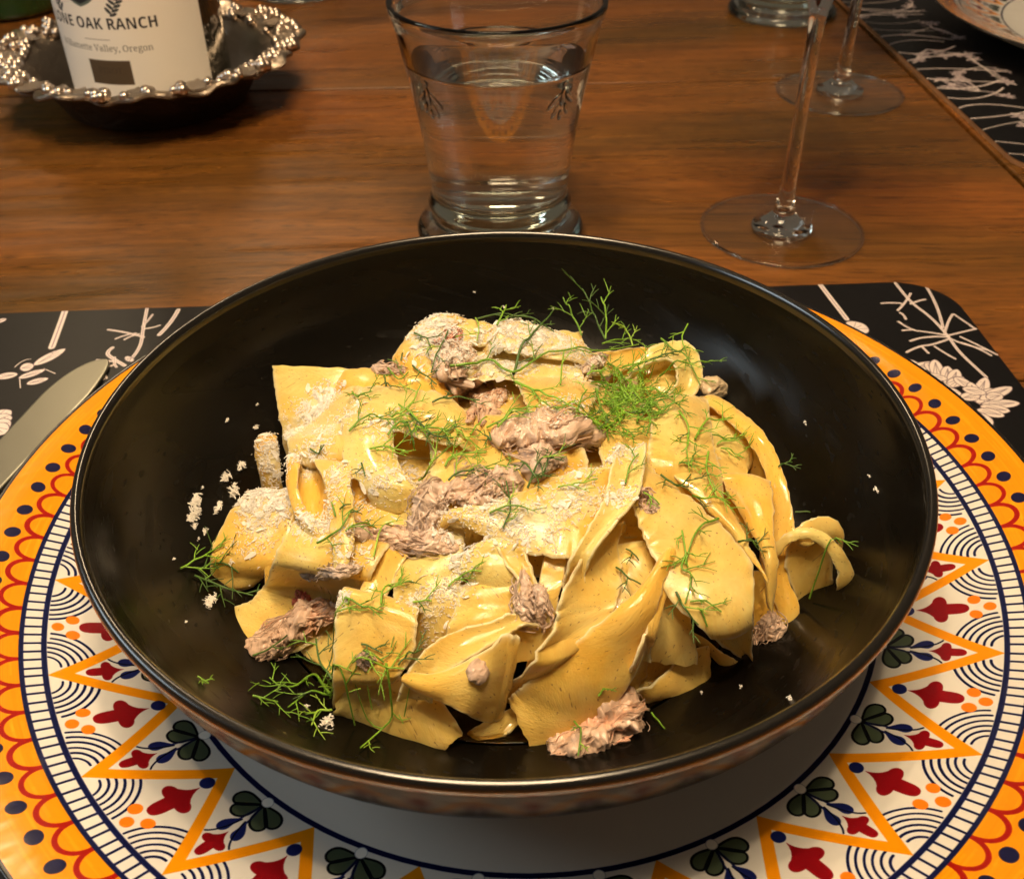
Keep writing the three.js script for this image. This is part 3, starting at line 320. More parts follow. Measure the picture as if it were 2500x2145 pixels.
["centre",[[-5.2,60.0,-1.4,3.6],[1.3,60.1,-2.4,7.2],[10.1,59.8,-3.8,8.1],[18.9,61.5,-4.0,8.1],[25.7,52.0,-12.4,5.4],[26.9,52.1,-7.4,2.7]],{"tone":0.2}],
["centrelow",[[-14.2,58.8,12.9,3.6],[-7.5,52.4,4.3,7.2],[1.3,50.7,0.1,8.1],[9.8,60.0,9.0,6.3],[18.4,60.0,8.0,3.6]],{"tone":0.7}],
["centrebase",[[-16.9,58.1,17.4,3.6],[-9.8,57.6,20.1,6.3],[-2.9,58.9,18.4,6.3],[5.5,59.6,17.2,4.5]],{"tone":0.4}],
["hangchunk",[[-17.0,50.0,5.9,3.6],[-19.6,56.7,20.0,5.4],[-21.9,54.9,25.2,6.3],[-23.6,53.4,29.9,4.5],[-24.8,52.9,32.0,1.8]],{"tone":0.9}],
["strip",[[-42.6,57.7,35.4,1.8],[-38.1,50.0,28.2,4.05],[-30.3,50.4,30.3,4.5],[-20.4,52.3,34.3,4.5],[-12.2,52.6,36.9,2.7]],{"tone":0.35}],
["topchunk",[[-19.3,60.3,-54.4,3.6],[-17.5,57.7,-47.9,7.2],[-18.6,57.7,-36.5,7.2],[-14.4,39.1,-58.4,6.3],[-9.0,58.2,-37.2,5.4]],{"tone":0.5}],
["topstrip",[[-9.9,58.8,-41.9,2.7],[-8.8,45.4,-49.5,4.5],[-5.9,50.5,-31.3,4.5],[-6.8,61.0,-7.3,2.7]],{"tone":0.1}],
["reddish",[[-24.2,60.7,-52.3,1.36],[-21.8,60.9,-55.0,2.72],[-17.7,61.1,-56.2,2.72],[-14.4,62.4,-57.8,1.36]],{"tone":-0.6}],
["strands",[[-11.0,64.3,-4.2,1.8],[-8.9,52.3,-25.0,2.7],[-3.5,51.4,-34.2,3.6],[0.5,52.6,-36.6,1.8]],{"tone":0.0}],
["leftsmall",[[-44.8,53.6,-49.2,1.36],[-40.5,54.7,-45.9,2.72],[-35.2,56.3,-42.4,2.72],[-32.5,57.0,-43.3,1.36]],{"tone":0.4}],
["lowerleft",[[-75.4,19.9,41.4,2.34],[-69.2,22.8,43.6,4.68],[-62.8,25.6,41.5,5.46],[-56.5,27.8,39.8,6.24],[-50.3,28.5,37.7,4.68],[-47.2,28.5,34.9,1.56]],{"tone":0.15}],
["lowerleftend",[[-73.7,18.4,45.3,1.56],[-69.1,20.6,45.7,3.9],[-63.3,23.5,44.2,3.9],[-59.0,24.9,43.7,2.34]],{"tone":0.2}],
["pinkbit",[[-61.1,27.7,30.2,1.36],[-58.9,27.7,31.2,2.72],[-56.0,28.0,33.1,2.04]],{"tone":-1}],
["grey",[[-58.0,40.0,32.9,1.36],[-52.7,41.4,34.7,2.38],[-43.5,52.1,44.2,2.38],[-38.1,50.1,41.0,1.36]],{"tone":0.9}],
["front",[[10.0,17.0,77.3,2.34],[14.5,19.2,76.9,4.68],[20.3,21.3,74.6,5.46],[25.0,22.0,72.1,6.24],[29.7,23.5,68.5,7.02],[34.7,22.0,65.9,4.68],[36.6,20.6,65.2,2.34]],{"tone":0.1}],
["frontknob",[[23.1,17.7,74.4,2.34],[28.3,19.2,73.2,3.9],[33.8,19.2,70.1,3.9],[36.0,19.2,67.8,2.34]],{"tone":0.15}],
["twistmeat",[[5.1,53.1,44.7,1.36],[4.8,51.6,49.5,2.72],[5.3,49.4,53.5,3.4],[6.9,45.4,55.9,3.4],[8.8,44.2,58.3,1.36]],{"tone":0.7}],
["twistmeat2",[[8.3,52.9,49.9,1.36],[9.5,50.8,54.0,2.04],[10.1,46.4,56.0,2.72],[9.5,42.2,57.4,1.36]],{"tone":0.5}],
["bit",[[-37.7,41.4,67.0,1.02],[-35.7,42.4,66.2,2.04],[-32.8,42.4,67.0,1.36]],{"tone":0.3}],
["knob",[[-8.6,44.1,68.6,2.04],[-6.6,43.0,70.1,3.74],[-4.9,40.7,70.9,2.72]],{"tone":0.25,"smooth":1}],
["rightbit",[[71.1,17.8,45.9,1.36],[73.5,21.1,43.3,3.4],[75.5,25.6,40.8,3.4],[76.7,27.5,36.9,1.36]],{"tone":0.5}],
["rightfold",[[36.6,63.3,23.8,1.36],[39.0,58.8,22.9,2.72],[40.4,58.1,27.3,2.72],[41.7,57.8,29.9,1.36]],{"tone":0.4}],
["topright",[[25.5,57.2,-39.6,1.36],[28.3,56.5,-44.8,2.72],[31.6,54.8,-50.9,2.72],[34.5,54.4,-53.2,1.36]],{"tone":0.6}],
["cheesechunk",[[69.7,37.9,-62.3,3.12],[72.1,37.9,-59.8,4.68],[74.5,36.4,-58.2,4.68],[75.6,35.0,-55.5,3.12]],{"tone":2,"smooth":1}]],
F: [
[[[-17.6,52.2,-37.0],[-11.1,52.2,-37.9],[-5.9,46.5,-46.8],[2.8,56.6,-36.5],[11.0,56.7,-43.9],[19.5,59.9,-45.9],[27.8,58.0,-49.7],[45.9,52.8,-59.6]],9,3,11,"stem"],
[[[2.8,56.6,-36.5],[5.0,56.7,-46.0],[8.0,61.6,-50.7],[12.1,60.9,-60.0],[17.0,60.0,-73.2]],4,3,10,"stem"],
[[[3.5,61.1,-28.8],[7.9,60.8,-23.6],[13.0,63.6,-16.9],[18.2,64.6,-12.7],[22.5,63.2,-10.2]],6,3,10,"stem"],
[[[8.4,61.2,-22.2],[12.4,63.2,-12.0],[16.4,63.1,-9.4]],4,3,9,"stem"],
[[[21.9,63.7,-10.5],[23.8,63.6,-16.6],[25.4,63.6,-20.8]],3,3,9,"stem"],
[[[26.8,56.5,-38.2],[30.4,51.9,-40.4],[36.6,48.6,-41.4]],9,2,8,"bunch"],
[[[27.9,55.0,-33.6],[33.6,50.9,-38.1],[37.7,51.7,-31.7]],9,3,8,"bunch"],
[[[29.1,55.8,-24.1],[34.6,56.2,-20.5],[36.2,56.9,-17.9]],9,4,8,"bunch"],
[[[34.2,47.4,-48.8],[36.2,47.7,-47.3],[40.9,46.8,-42.0]],9,2,8,"bunch"],
[[[35.1,51.8,-33.5],[39.0,51.1,-32.5],[43.7,49.6,-32.8]],9,3,8,"bunch"],
[[[39.2,45.4,-47.6],[45.6,45.7,-45.5],[47.8,44.5,-41.9]],9,4,8,"bunch"],
[[[35.8,56.1,-20.6],[37.6,57.6,-15.3],[43.4,57.3,-13.2]],9,2,8,"bunch"],
[[[28.8,57.5,-12.9],[31.1,57.9,-12.4],[33.0,58.2,-7.2]],9,3,8,"bunch"],
[[[45.5,44.8,-44.3],[50.8,44.8,-41.8],[53.0,44.8,-38.9]],9,4,8,"bunch"],
[[[44.5,58.0,-18.7],[47.8,57.6,-23.5],[53.2,57.4,-23.7]],9,2,8,"bunch"],
[[[35.5,58.6,-7.7],[37.3,58.3,-5.5],[39.0,57.9,-4.2]],9,3,8,"bunch"],
[[[45.5,57.5,-12.3],[51.5,57.9,-17.9],[54.4,57.5,-19.3]],9,4,8,"bunch"],
[[[24.4,61.6,-10.0],[24.3,59.9,-8.9],[28.5,57.4,-8.3]],9,2,8,"bunch"],
[[[33.6,50.9,-38.1],[32.6,50.9,-32.3],[30.8,50.9,-22.0]],9,3,8,"bunch"],
[[[42.1,44.2,-47.2],[40.5,44.2,-36.1],[35.7,44.2,-25.3]],9,4,8,"bunch"],
[[[42.1,51.4,-29.7],[43.8,51.4,-25.2],[48.1,51.4,-16.1]],9,2,8,"bunch"],
[[[28.6,58.0,-26.3],[30.1,57.5,-15.0],[30.9,57.3,-2.2]],9,3,8,"bunch"],
[[[33.8,54.5,-26.2],[40.8,54.5,-31.9],[43.9,54.5,-33.2]],9,4,8,"bunch"],
[[[34.1,58.3,-11.8],[28.6,57.1,-4.8],[27.9,49.9,-5.0]],9,2,8,"bunch"],
[[[40.6,51.2,-44.1],[44.0,51.2,-46.0],[47.7,47.4,-48.7]],9,3,8,"bunch"],
[[[40.2,53.8,-24.9],[43.2,53.9,-24.9],[45.0,57.8,-15.2]],9,1.5,7,"bunch"],
[[[36.2,56.9,-17.9],[35.0,58.5,-10.7],[31.8,58.0,-6.9]],9,2.5,7,"bunch"],
[[[40.9,46.8,-42.0],[37.6,47.9,-42.4],[36.3,48.2,-47.8]],9,3.5,7,"bunch"],
[[[40.3,58.2,-11.4],[42.6,55.4,-19.4],[46.3,58.1,-18.6]],9,1.5,7,"bunch"],
[[[31.7,55.1,-25.3],[34.0,55.9,-21.8],[34.5,58.2,-12.6]],9,2.5,7,"bunch"],
[[[39.7,53.2,-26.8],[37.7,53.2,-22.8],[33.0,57.6,-15.7]],9,3.5,7,"bunch"],
[[[36.9,57.6,-15.4],[35.2,55.7,-22.0],[35.7,55.7,-28.9]],9,1.5,7,"bunch"],
[[[38.5,48.5,-39.8],[41.5,48.5,-42.7],[46.7,46.1,-44.8]],9,2.5,7,"bunch"],
[[[43.0,55.3,-19.4],[44.4,57.4,-12.7],[42.5,58.0,-4.9]],9,3.5,7,"bunch"],
[[[31.2,57.5,-15.8],[28.8,57.4,-13.6],[23.8,61.7,-9.7]],9,1.5,7,"bunch"],
[[[40.0,52.2,-28.9],[39.3,52.2,-34.3],[41.7,52.2,-41.0]],9,2.5,7,"bunch"],
[[[38.5,57.1,-16.5],[41.9,55.5,-19.4],[44.8,57.4,-12.4]],9,3.5,7,"bunch"],
[[[35.5,52.8,-30.4],[35.5,52.8,-25.0],[32.4,52.8,-19.7]],9,1.5,7,"bunch"],
[[[43.6,57.4,-21.7],[40.6,57.4,-23.0],[38.3,57.4,-28.2]],9,2.5,7,"bunch"],
[[[34.6,55.0,-61.3],[31.7,55.0,-71.1],[29.6,58.0,-76.3],[27.3,61.0,-80.5]],5,6,10,"upright"],
[[[34.6,55.0,-61.3],[34.9,58.0,-67.4],[33.4,61.0,-73.6]],4,7,9,"upright"],
[[[26.3,55.8,-61.7],[23.5,55.2,-71.9],[20.5,58.2,-78.3]],4,7,9,"upright"],
[[[33.4,16.7,-119.1],[24.6,20.7,-127.9],[20.0,20.7,-137.3]],5,6,10,"upright"],
[[[33.2,55.1,-59.1],[40.5,54.1,-62.5],[47.1,53.2,-63.9]],4,4,9,"upright"],
[[[43.8,53.7,-59.9],[42.0,53.9,-66.0],[37.1,56.9,-65.2]],3,5,8,"upright"],
[[[-9.5,61.0,-65.0],[-1.2,61.5,-67.6],[7.4,60.8,-66.4],[16.6,60.6,-56.7]],4,4,9,"upright"],
[[[-2.6,62.2,-58.1],[-0.6,61.7,-64.0],[0.5,60.9,-70.7]],4,5,8,"upright"],
[[[63.8,56.6,-69.1],[60.3,55.9,-58.8],[61.2,53.8,-52.0]],3,4,9,"upright"],
[[[46.6,54.8,-46.8],[53.2,56.2,-48.5],[58.5,54.0,-51.8]],5,4,9,"upright"],
[[[51.9,48.6,-46.7],[58.4,53.3,-45.8],[65.7,54.2,-46.8],[69.8,54.2,-49.8]],7,4,10,"upright"],
[[[53.6,55.5,-61.3],[57.2,54.1,-54.1],[61.5,53.0,-48.7],[64.2,51.0,-39.3]],6,4,10,"upright"],
[[[54.9,57.0,-6.1],[53.6,57.4,2.0],[51.7,57.6,3.5]],3,3,8,"right"],
[[[57.1,56.1,-4.6],[63.1,53.8,-16.2],[72.7,48.4,-23.9]],5,3,9,"right"],
[[[53.6,57.6,-16.0],[55.3,56.9,-7.1],[54.0,57.2,-0.2]],5,3,9,"right"],
[[[63.5,53.0,-10.3],[67.7,53.0,-8.7]],2,3,8,"right"],
[[[66.8,44.3,-16.0],[70.2,44.2,-18.1],[75.9,43.4,-16.9]],4,3,9,"right"],
[[[67.9,43.7,-14.8],[70.7,42.5,-13.6],[74.4,40.7,-11.4]],3,3,8,"right"],
[[[44.5,57.8,13.9],[48.6,56.9,18.1],[53.8,55.1,10.6]],4,3,9,"right"],
[[[60.4,55.0,0.5],[58.5,53.9,9.5],[60.2,52.7,18.2]],9,3,9,"right"],
[[[52.7,55.8,21.2],[58.8,52.5,19.2],[64.3,51.1,18.8]],5,3,8,"right"],
[[[50.6,56.0,7.4],[53.8,55.9,7.0],[56.1,55.7,6.5]],4,3,7,"right"],
[[[63.8,51.7,34.8],[67.9,49.5,31.6],[70.6,47.1,31.2]],5,2,8,"right"],
[[[47.9,56.1,35.0],[48.0,54.8,39.6],[48.3,53.2,45.9]],3,2,9,"right"],
[[[59.1,53.5,28.2],[53.5,55.3,32.6],[50.0,54.8,38.8],[47.6,53.4,45.3]],4,2,9,"right"],
[[[48.2,54.2,42.0],[46.6,53.0,46.6],[48.8,52.5,47.9],[46.6,49.0,55.5]],6,2,9,"right"],
[[[44.6,50.3,52.1],[46.6,48.4,56.3],[50.0,46.2,59.2]],4,2,8,"right"],
[[[82.3,48.7,-0.0],[85.0,48.8,-2.4],[87.2,48.8,-3.2]],2,2,7,"right"],
[[[85.2,44.2,14.0],[89.3,44.9,14.8]],0,1,6,"right"],
[[[87.7,21.0,33.3],[91.4,24.0,29.7],[94.0,29.6,30.3]],1,2,8,"right"],
[[[48.0,35.3,54.7],[51.7,35.3,55.2],[55.8,38.0,57.5]],2,2,7,"right"],
[[[50.4,21.0,56.5],[52.2,17.0,59.6]],0,1,6,"right"],
[[[39.2,17.5,66.4],[41.7,22.3,73.3]],0,1,6,"right"],
[[[24.2,26.1,69.5],[25.8,29.2,68.5]],1,2,5,"right"],
[[[18.0,20.5,72.1],[19.4,19.5,76.1],[18.5,22.2,82.1]],3,3,6,"right"],
[[[33.2,49.6,35.8],[36.3,49.2,39.8]],1,2,6,"right"],
[[[38.4,44.7,24.3],[42.4,44.7,28.2]],1,2,6,"right"],
[[[30.0,48.7,41.6],[35.4,52.3,50.9]],1,2,7,"right"],
[[[4.8,58.5,11.4],[9.5,59.7,19.1],[13.6,58.6,8.9]],8,4,9,"centre"],
[[[6.4,59.5,20.5],[10.5,58.3,14.0],[14.1,58.4,11.3]],7,4,8,"centre"],
[[[14.8,60.4,22.5],[20.0,61.0,22.4],[25.8,61.5,20.0]],3,3,8,"centre"],
[[[-4.0,59.0,31.3],[1.0,59.4,29.3],[5.7,59.3,29.4]],4,3,8,"centre"],
[[[-0.4,57.2,35.6],[1.6,59.2,30.6],[0.5,57.2,20.5]],3,3,8,"centre"],
[[[33.4,61.6,22.2],[35.5,62.5,15.6],[37.9,63.7,12.1]],2,3,8,"centre"],
[[[-10.0,60.4,-0.2],[-7.5,59.0,-6.4],[-5.3,59.3,-10.7]],0,4,7,"centre"],
[[[-5.4,59.1,-6.4],[1.7,59.2,-6.1],[8.1,59.1,-5.8]],5,3,9,"centre"],
[[[-2.0,58.7,-1.4],[4.1,59.3,-7.8],[10.5,61.8,-10.3],[12.2,63.0,-11.6]],4,3,10,"centre"],
[[[17.4,61.8,-24.3],[18.2,61.8,-34.3],[19.5,59.9,-45.9]],1,3,10,"centre"],
[[[-9.6,57.9,11.3],[-4.5,58.1,13.6],[3.2,58.5,11.4]],5,3,9,"centre"],
[[[-5.5,49.8,-2.5],[-3.9,58.6,0.7],[-4.6,58.7,-2.7]],3,3,8,"centre"],
[[[-46.2,59.3,-4.5],[-42.5,61.3,-8.8],[-36.4,61.2,-8.3],[-31.8,61.4,-7.2]],9,3,9,"left"],
[[[-48.9,54.6,-31.0],[-46.3,54.6,-24.9],[-41.5,59.1,-25.6]],5,3,8,"left"],
[[[-34.0,61.1,-8.8],[-28.8,62.2,-11.1],[-26.3,60.0,-26.2]],5,4,9,"left"],
[[[-32.1,61.9,-14.3],[-27.0,62.1,-7.3],[-23.0,61.4,-0.3]],5,4,9,"left"],
[[[-34.3,60.6,-1.4],[-30.3,49.4,-5.9],[-26.8,48.9,-0.8]],9,4,9,"left"],
[[[-39.1,61.1,5.5],[-33.6,60.5,4.7],[-28.7,60.5,4.6]],7,3,9,"left"],
[[[-28.3,50.1,-9.0],[-21.3,57.1,0.4],[-15.0,57.8,1.7]],8,4,9,"left"],
[[[-27.0,49.0,-4.4],[-22.8,49.0,-1.4],[-16.6,49.5,-1.9]],9,4,9,"left"],
[[[-25.4,48.3,6.2],[-21.0,57.0,7.1],[-19.3,57.4,-1.7]],7,4,9,"left"],
[[[-15.7,56.7,17.9],[-12.0,57.4,14.5],[-6.0,57.9,14.4]],7,3,9,"left"],
[[[-23.0,61.3,0.1],[-17.5,61.6,-0.9],[-14.2,62.9,-3.0]],4,3,9,"left"],
[[[-14.2,62.6,-1.5],[-11.6,61.1,1.2],[-7.2,58.4,2.4]],4,3,8,"left"],
[[[-17.1,57.4,9.1],[-14.6,49.1,5.0],[-5.4,49.4,4.2]],6,3,9,"left"],
[[[-39.5,54.6,-40.5],[-37.8,54.6,-31.9],[-35.8,54.6,-27.3]],2,3,8,"left"],
[[[-38.3,55.0,-42.1],[-33.7,55.0,-35.0],[-31.5,56.7,-39.6]],3,3,8,"left"],
[[[-30.2,57.3,-42.5],[-25.4,57.7,-34.8],[-21.7,56.7,-31.8]],4,3,8,"left"],
[[[-30.6,59.2,-58.2],[-26.1,59.7,-52.7],[-24.2,59.2,-48.6]],4,3,8,"left"],
[[[-19.0,58.1,-55.7],[-21.5,56.7,-45.3],[-23.7,57.9,-35.6]],2,3,9,"left"],
[[[-34.0,56.8,-49.9],[-34.5,55.9,-46.9]],0,3,6,"left"],
[[[-21.9,62.4,-14.7],[-17.1,61.8,-17.5],[-7.6,61.8,-18.2]],4,3,9,"left"],
[[[-10.0,61.1,-64.9],[-8.7,60.8,-56.7],[-9.3,59.5,-52.6]],1,4,8,"left"],
[[[-58.3,55.3,-3.1],[-55.1,55.5,0.0],[-54.7,56.3,-2.5]],1,2,5,"left"],
[[[-46.2,56.8,29.4],[-48.0,56.9,23.9]],0,2,5,"left"],
[[[-45.3,57.4,27.5],[-42.4,57.7,25.6]],0,2,5,"left"],
[[[-40.9,60.3,10.6],[-39.3,59.3,15.8]],1,2,6,"left"],
[[[-51.3,51.1,34.0],[-44.7,56.2,33.9],[-40.9,49.8,24.4]],4,2,9,"left"],
[[[-42.9,56.1,34.6],[-39.3,51.6,30.9],[-35.6,48.8,28.3]],3,2,8,"left"],
[[[-35.2,52.1,39.8],[-33.5,48.1,29.3],[-31.3,50.5,27.9]],1,3,8,"left"],
[[[-95.6,31.3,22.8],[-90.9,29.5,16.9],[-83.9,32.4,15.5]],5,2,10,"bare"],
[[[-93.0,25.5,20.0],[-87.3,25.9,18.7],[-79.6,23.5,21.2]],7,2,10,"bare"],
[[[-92.1,23.7,23.0],[-87.5,21.0,23.3],[-74.8,23.9,26.7]],5,1.5,10,"bare"],
[[[-41.7,48.9,52.1],[-36.2,48.6,55.4],[-31.4,49.1,56.6]],6,3,8,"low"],
[[[-31.9,50.0,55.0],[-31.3,46.0,46.7],[-25.4,47.2,44.9]],7,3,9,"low"],
[[[-24.4,44.8,50.1],[-19.3,45.6,50.4]],3,2,7,"low"],
[[[-15.0,47.4,47.2],[-12.1,47.8,44.8],[-6.1,51.6,45.4]],2,3,8,"low"],
[[[-38.6,39.7,67.5],[-31.9,40.6,68.4],[-25.6,40.7,68.3]],3,2,9,"low"],
[[[-27.1,41.4,67.8],[-24.5,42.2,65.6],[-21.2,42.2,62.9]],3,3,8,"low"],
[[[-36.7,43.1,62.9],[-31.1,42.7,65.3]],2,2,6,"low"],
[[[-70.5,19.5,49.2],[-65.1,20.5,48.0],[-60.6,21.7,46.7]],1,1.5,9,"bare"],
[[[-46.3,27.2,65.5],[-54.1,19.0,53.4],[-57.6,21.2,58.6],[-61.4,22.8,59.1],[-64.6,23.0,56.5]],8,2,8,"bare"],
[[[-45.9,27.2,65.5],[-53.2,20.8,61.0],[-57.5,24.2,67.5]],5,2,10,"bare"],
[[[-44.9,34.6,66.4],[-48.8,34.6,60.8],[-51.0,34.6,52.8]],6,3,9,"low"],
[[[-66.6,27.5,66.1],[-63.7,26.0,66.6],[-60.3,24.8,66.2]],4,1.5,7,"bare"],
[[[-46.2,22.6,66.9],[-49.5,21.2,67.4],[-50.4,24.5,73.3]],5,2,8,"bare"],
[[[-47.0,19.1,63.7],[-42.5,18.7,66.4],[-39.8,17.7,70.8]],3,2,9,"bare"],
[[[-46.8,19.1,63.8],[-41.5,23.0,67.1],[-39.1,19.6,67.7]],2,3,8,"low"],
[[[-30.2,26.2,67.3],[-29.7,21.7,70.8],[-33.1,17.7,73.0],[-37.0,24.0,79.9]],6,2,9,"bare"],
[[[-35.9,27.4,65.3],[-30.7,26.1,67.3]],3,3,7,"low"],
[[[-48.6,19.0,52.4],[-43.5,19.0,55.2],[-38.5,19.0,54.4]],4,3,8,"low"],
[[[-79.3,36.5,66.8],[-76.4,34.7,67.9]],2,1,6,"bare"]],
K: [[-23.3,61.1,-60.2,8.5,400],[3.3,62.3,-53.1,12.4,620],[-16.5,56.7,-46.3,9.9,260],[16.6,61.1,-52.4,9.1,160],[26.1,57.0,-43.7,7.4,90],[-26.0,59.6,-51.7,7.5,90],[-61.3,44.8,-41.0,6.4,280],[-69.4,38.4,-36.3,6.8,90],[-52.1,53.4,-16.6,9.4,70],[-74.7,34.6,-23.1,7.5,330],[-80.3,38.5,-4.6,7.9,520],[-71.8,40.0,2.1,8.5,420],[-85.8,38.5,-9.3,4.8,70],[-73.8,35.6,13.0,8.4,60],[-58.6,48.4,-2.3,6.9,110],[-46.8,58.7,13.2,5.7,70],[-52.6,50.6,24.8,6.4,170],[-42.2,54.9,37.5,5.4,50],[-33.0,61.3,16.3,7.0,70],[-25.5,48.8,1.0,6.7,60],[-1.5,59.2,30.6,8.1,120],[8.1,58.3,33.8,8.0,120],[19.1,60.6,26.0,8.2,130],[34.0,63.2,8.0,5.7,90],[30.9,61.3,25.4,4.8,60],[-13.6,52.2,31.0,6.2,90],[-11.8,52.1,40.2,4.0,60],[-12.1,47.3,46.2,4.7,60],[-20.8,45.5,50.3,6.7,90],[11.8,58.9,-4.4,8.9,40],[-35.1,61.0,-6.8,8.9,50],[19.4,64.5,-11.9,7.4,60],[-57.2,25.8,33.1,4.4,25],[-42.7,49.0,51.4,2.4,30],[-2.1,56.7,-38.6,9.7,60],[-38.9,55.7,17.7,5.7,40],[22.4,61.4,14.5,5.6,50]],
CL: [[-98.6,31.7,-6.5,4,9],[-98.1,31.2,-1.2,4,10],[-96.9,30.0,2.4,2,4],[-94.1,27.8,2.9,2,3],[-97.8,31.7,-13.6,1,1],[-92.7,28.5,-22.2,3,6],[-89.9,25.8,-17.9,4,8],[-92.6,26.5,-8.7,3,5],[-89.4,27.8,-29.4,3,5],[-87.0,31.0,-45.6,2,4],[-95.1,36.8,-42.4,1.5,2],[-47.1,22.8,71.3,3.5,6],[-86.8,26.0,31.3,3,6],[-85.7,25.2,29.1,2,4],[-0.5,41.5,-107.6,1.5,1],[-12.0,46.2,-110.1,1,1],[18.5,41.2,-106.0,1.2,1],[100.2,39.5,-35.4,1.5,1],[110.7,46.8,6.7,2,2],[110.6,45.8,-0.1,1,1],[63.6,24.2,61.3,1,1],[71.9,36.8,75.0,1.5,2],[53.5,20.5,60.0,1,1],[-94.8,28.5,7.0,1,1],[-89.0,32.0,43.8,1,1],[-98.2,33.0,20.0,1,1],[-87.1,34.5,-53.8,1,1],[-81.2,22.0,19.7,1.5,2],[-53.3,22.2,65.4,1.5,1]] };
const PASTA_LABELS = {
  corner: 'pale square ended pasta ribbon standing upright above the cheese covered fold', topleftfold: 'broad cheese dusted pasta ribbon draped below the upright square end', loopinner: 'golden inside of the hollow pasta loop beside the hanging strip', hanging: 'narrow pasta strip hanging straight down with a ragged pointed end', loopedge: 'thin curled pasta edge crusted with cheese beside the hollow loop',
  smallloop: 'small pasta loop poking out among the loose grated cheese', leftfold: 'rounded doubled pasta fold bulging over the bare bowl beside the fennel sprig', leftstripe: 'slim pasta stripe lying along the rounded doubled fold', lowerflat: 'flat sauce coated pasta ribbon with a pointed corner and meat on it', lowerstrip: 'straight edged pasta strip overlapping the flat sauce coated ribbon', lowerwide: 'wide shadowed pasta ribbon under the long meat strip',
  frontface: 'golden pasta face with a straight vertical edge above the front roll', frontback: 'small pasta flap between the meat and the vertical edged ribbon', fronttube: 'rolled pasta ribbon with a square cut end resting on the bowl floor', midupper: 'pasta ribbon folded back above the one with the pale knob', midlower: 'pasta ribbon carrying a pale round knob, ending in a sharp corner', undertip: 'small shaded pasta tip under the two front ribbons',
  bigfront: 'largest pasta ribbon sweeping down to a pointed end beside the front meat', standingedge: 'pasta ribbon standing on its thin edge down the middle of the heap', centreface: 'broad pale pasta ribbon with cheese below the central meat', rolledrim: 'rolled pasta rim with a hollow slot beside the broad pale ribbon', centrefold: 'folded pasta ribbon under the broad pale one', twist: 'twisted torn pasta strand with grey meat stuck to it', greenface: 'greenish shaded pasta face below the twisted strand', goldenstrip: 'short golden pasta strip beside the twisted strand',
  righttriangle: 'large triangular pasta sheet tapering to a point over the bowl floor', rightstrip: 'pasta ribbon peeking out along the edge of the triangular sheet', rightgold: 'deep golden pasta fold inside the long curved edge', rightwall: 'pasta ribbon standing as a wall under the long curved edge', rightedge: 'long pale pasta edge curving down to a square foot in the sauce', arch: 'pasta ribbon arched into a loop under the fennel', archback: 'bright yellow pasta face inside the arched loop', rightface: 'smooth golden pasta face below the bright fennel bunch', rightcurl: 'rounded pasta curl behind the scattered fennel needles',
  lowright: 'thin pasta ribbon lying low beneath the triangular sheet', frontcurve: 'curved pasta ribbon with a ragged end standing in the sauce', frontinner: 'shaded pasta face inside the curved ragged ribbon', narrowside: 'narrow pasta strip along the side of the largest ribbon', fardrape: 'pasta ribbon draped outermost towards the bowl wall with a square end', farloop: 'thin pasta loop edge around the outermost draped ribbon', farknob: 'crumpled pasta knob on top of the outermost draped ribbon',
  rightshade: 'shaded pasta fold between the triangular sheet and the square footed edge', innershade: 'deep set pasta fold behind the top of the largest ribbon',
  peakleft: 'cheese covered pasta ribbon sloping off the top of the heap', peakarch: 'yellow pasta arch at the very top behind the meat', topback: 'pasta ribbon under the thick cheese at the back of the heap', topwide: 'wide pale pasta ribbon crossed by the long fennel stem', topyellow: 'bright yellow pasta strip leading to the arched loop', leftcentre: 'orange yellow pasta ribbon beside the upper meat', shoulder: 'pasta ribbon between the upright square end and the upper meat', centreleft: 'wavy ended pasta ribbon under the fennel left of the central meat', underleft: 'golden underside of pasta beneath the wavy ended ribbon', undercentre: 'shaded pasta ribbon behind the hanging meat chunk',
};
const MEAT_LABELS = {
  centre: 'large pinkish brown chunk of shredded meat in the middle of the pasta', centrelow: 'greyish shredded meat just below the large central chunk', centrebase: 'browned meat piece at the foot of the central meat', hangchunk: 'grey meat chunk hanging beside the wavy ended ribbon', strip: 'long thin strip of meat lying across below the hanging chunk', topchunk: 'greyish meat chunk near the top of the heap under cheese', topstrip: 'meat strip running down between the top chunk and the central chunk', reddish: 'small reddish meat bit near the top of the heap', strands: 'loose meat strands beside the dark hollow', leftsmall: 'small mauve meat scrap beside the upright square pasta end', lowerleft: 'fibrous brown meat piece on the flat pointed ribbon', lowerleftend: 'ragged end of meat touching the sauce at the flat ribbon', pinkbit: 'bright pink bit of meat above the fibrous brown piece', grey: 'thin grey smear of meat on the flat ribbon', front: 'rounded brown meat piece lying nearest the bowl rim', frontknob: 'pale gristly knob beside the front meat piece', twistmeat: 'grey meat stuck to the twisted pasta strand', twistmeat2: 'small mauve meat bit below the twisted strand', bit: 'tiny meat crumb on the vertical edged ribbon', knob: 'pale round knob on the sharp cornered pasta ribbon', rightbit: 'pale meat scrap in the sauce beside the square footed edge', rightfold: 'meat scrap tucked beside the rolled pasta rim', topright: 'greyish meat scrap beside the bright yellow strip', cheesechunk: 'pale chunk of hard cheese behind the arched loop',
};
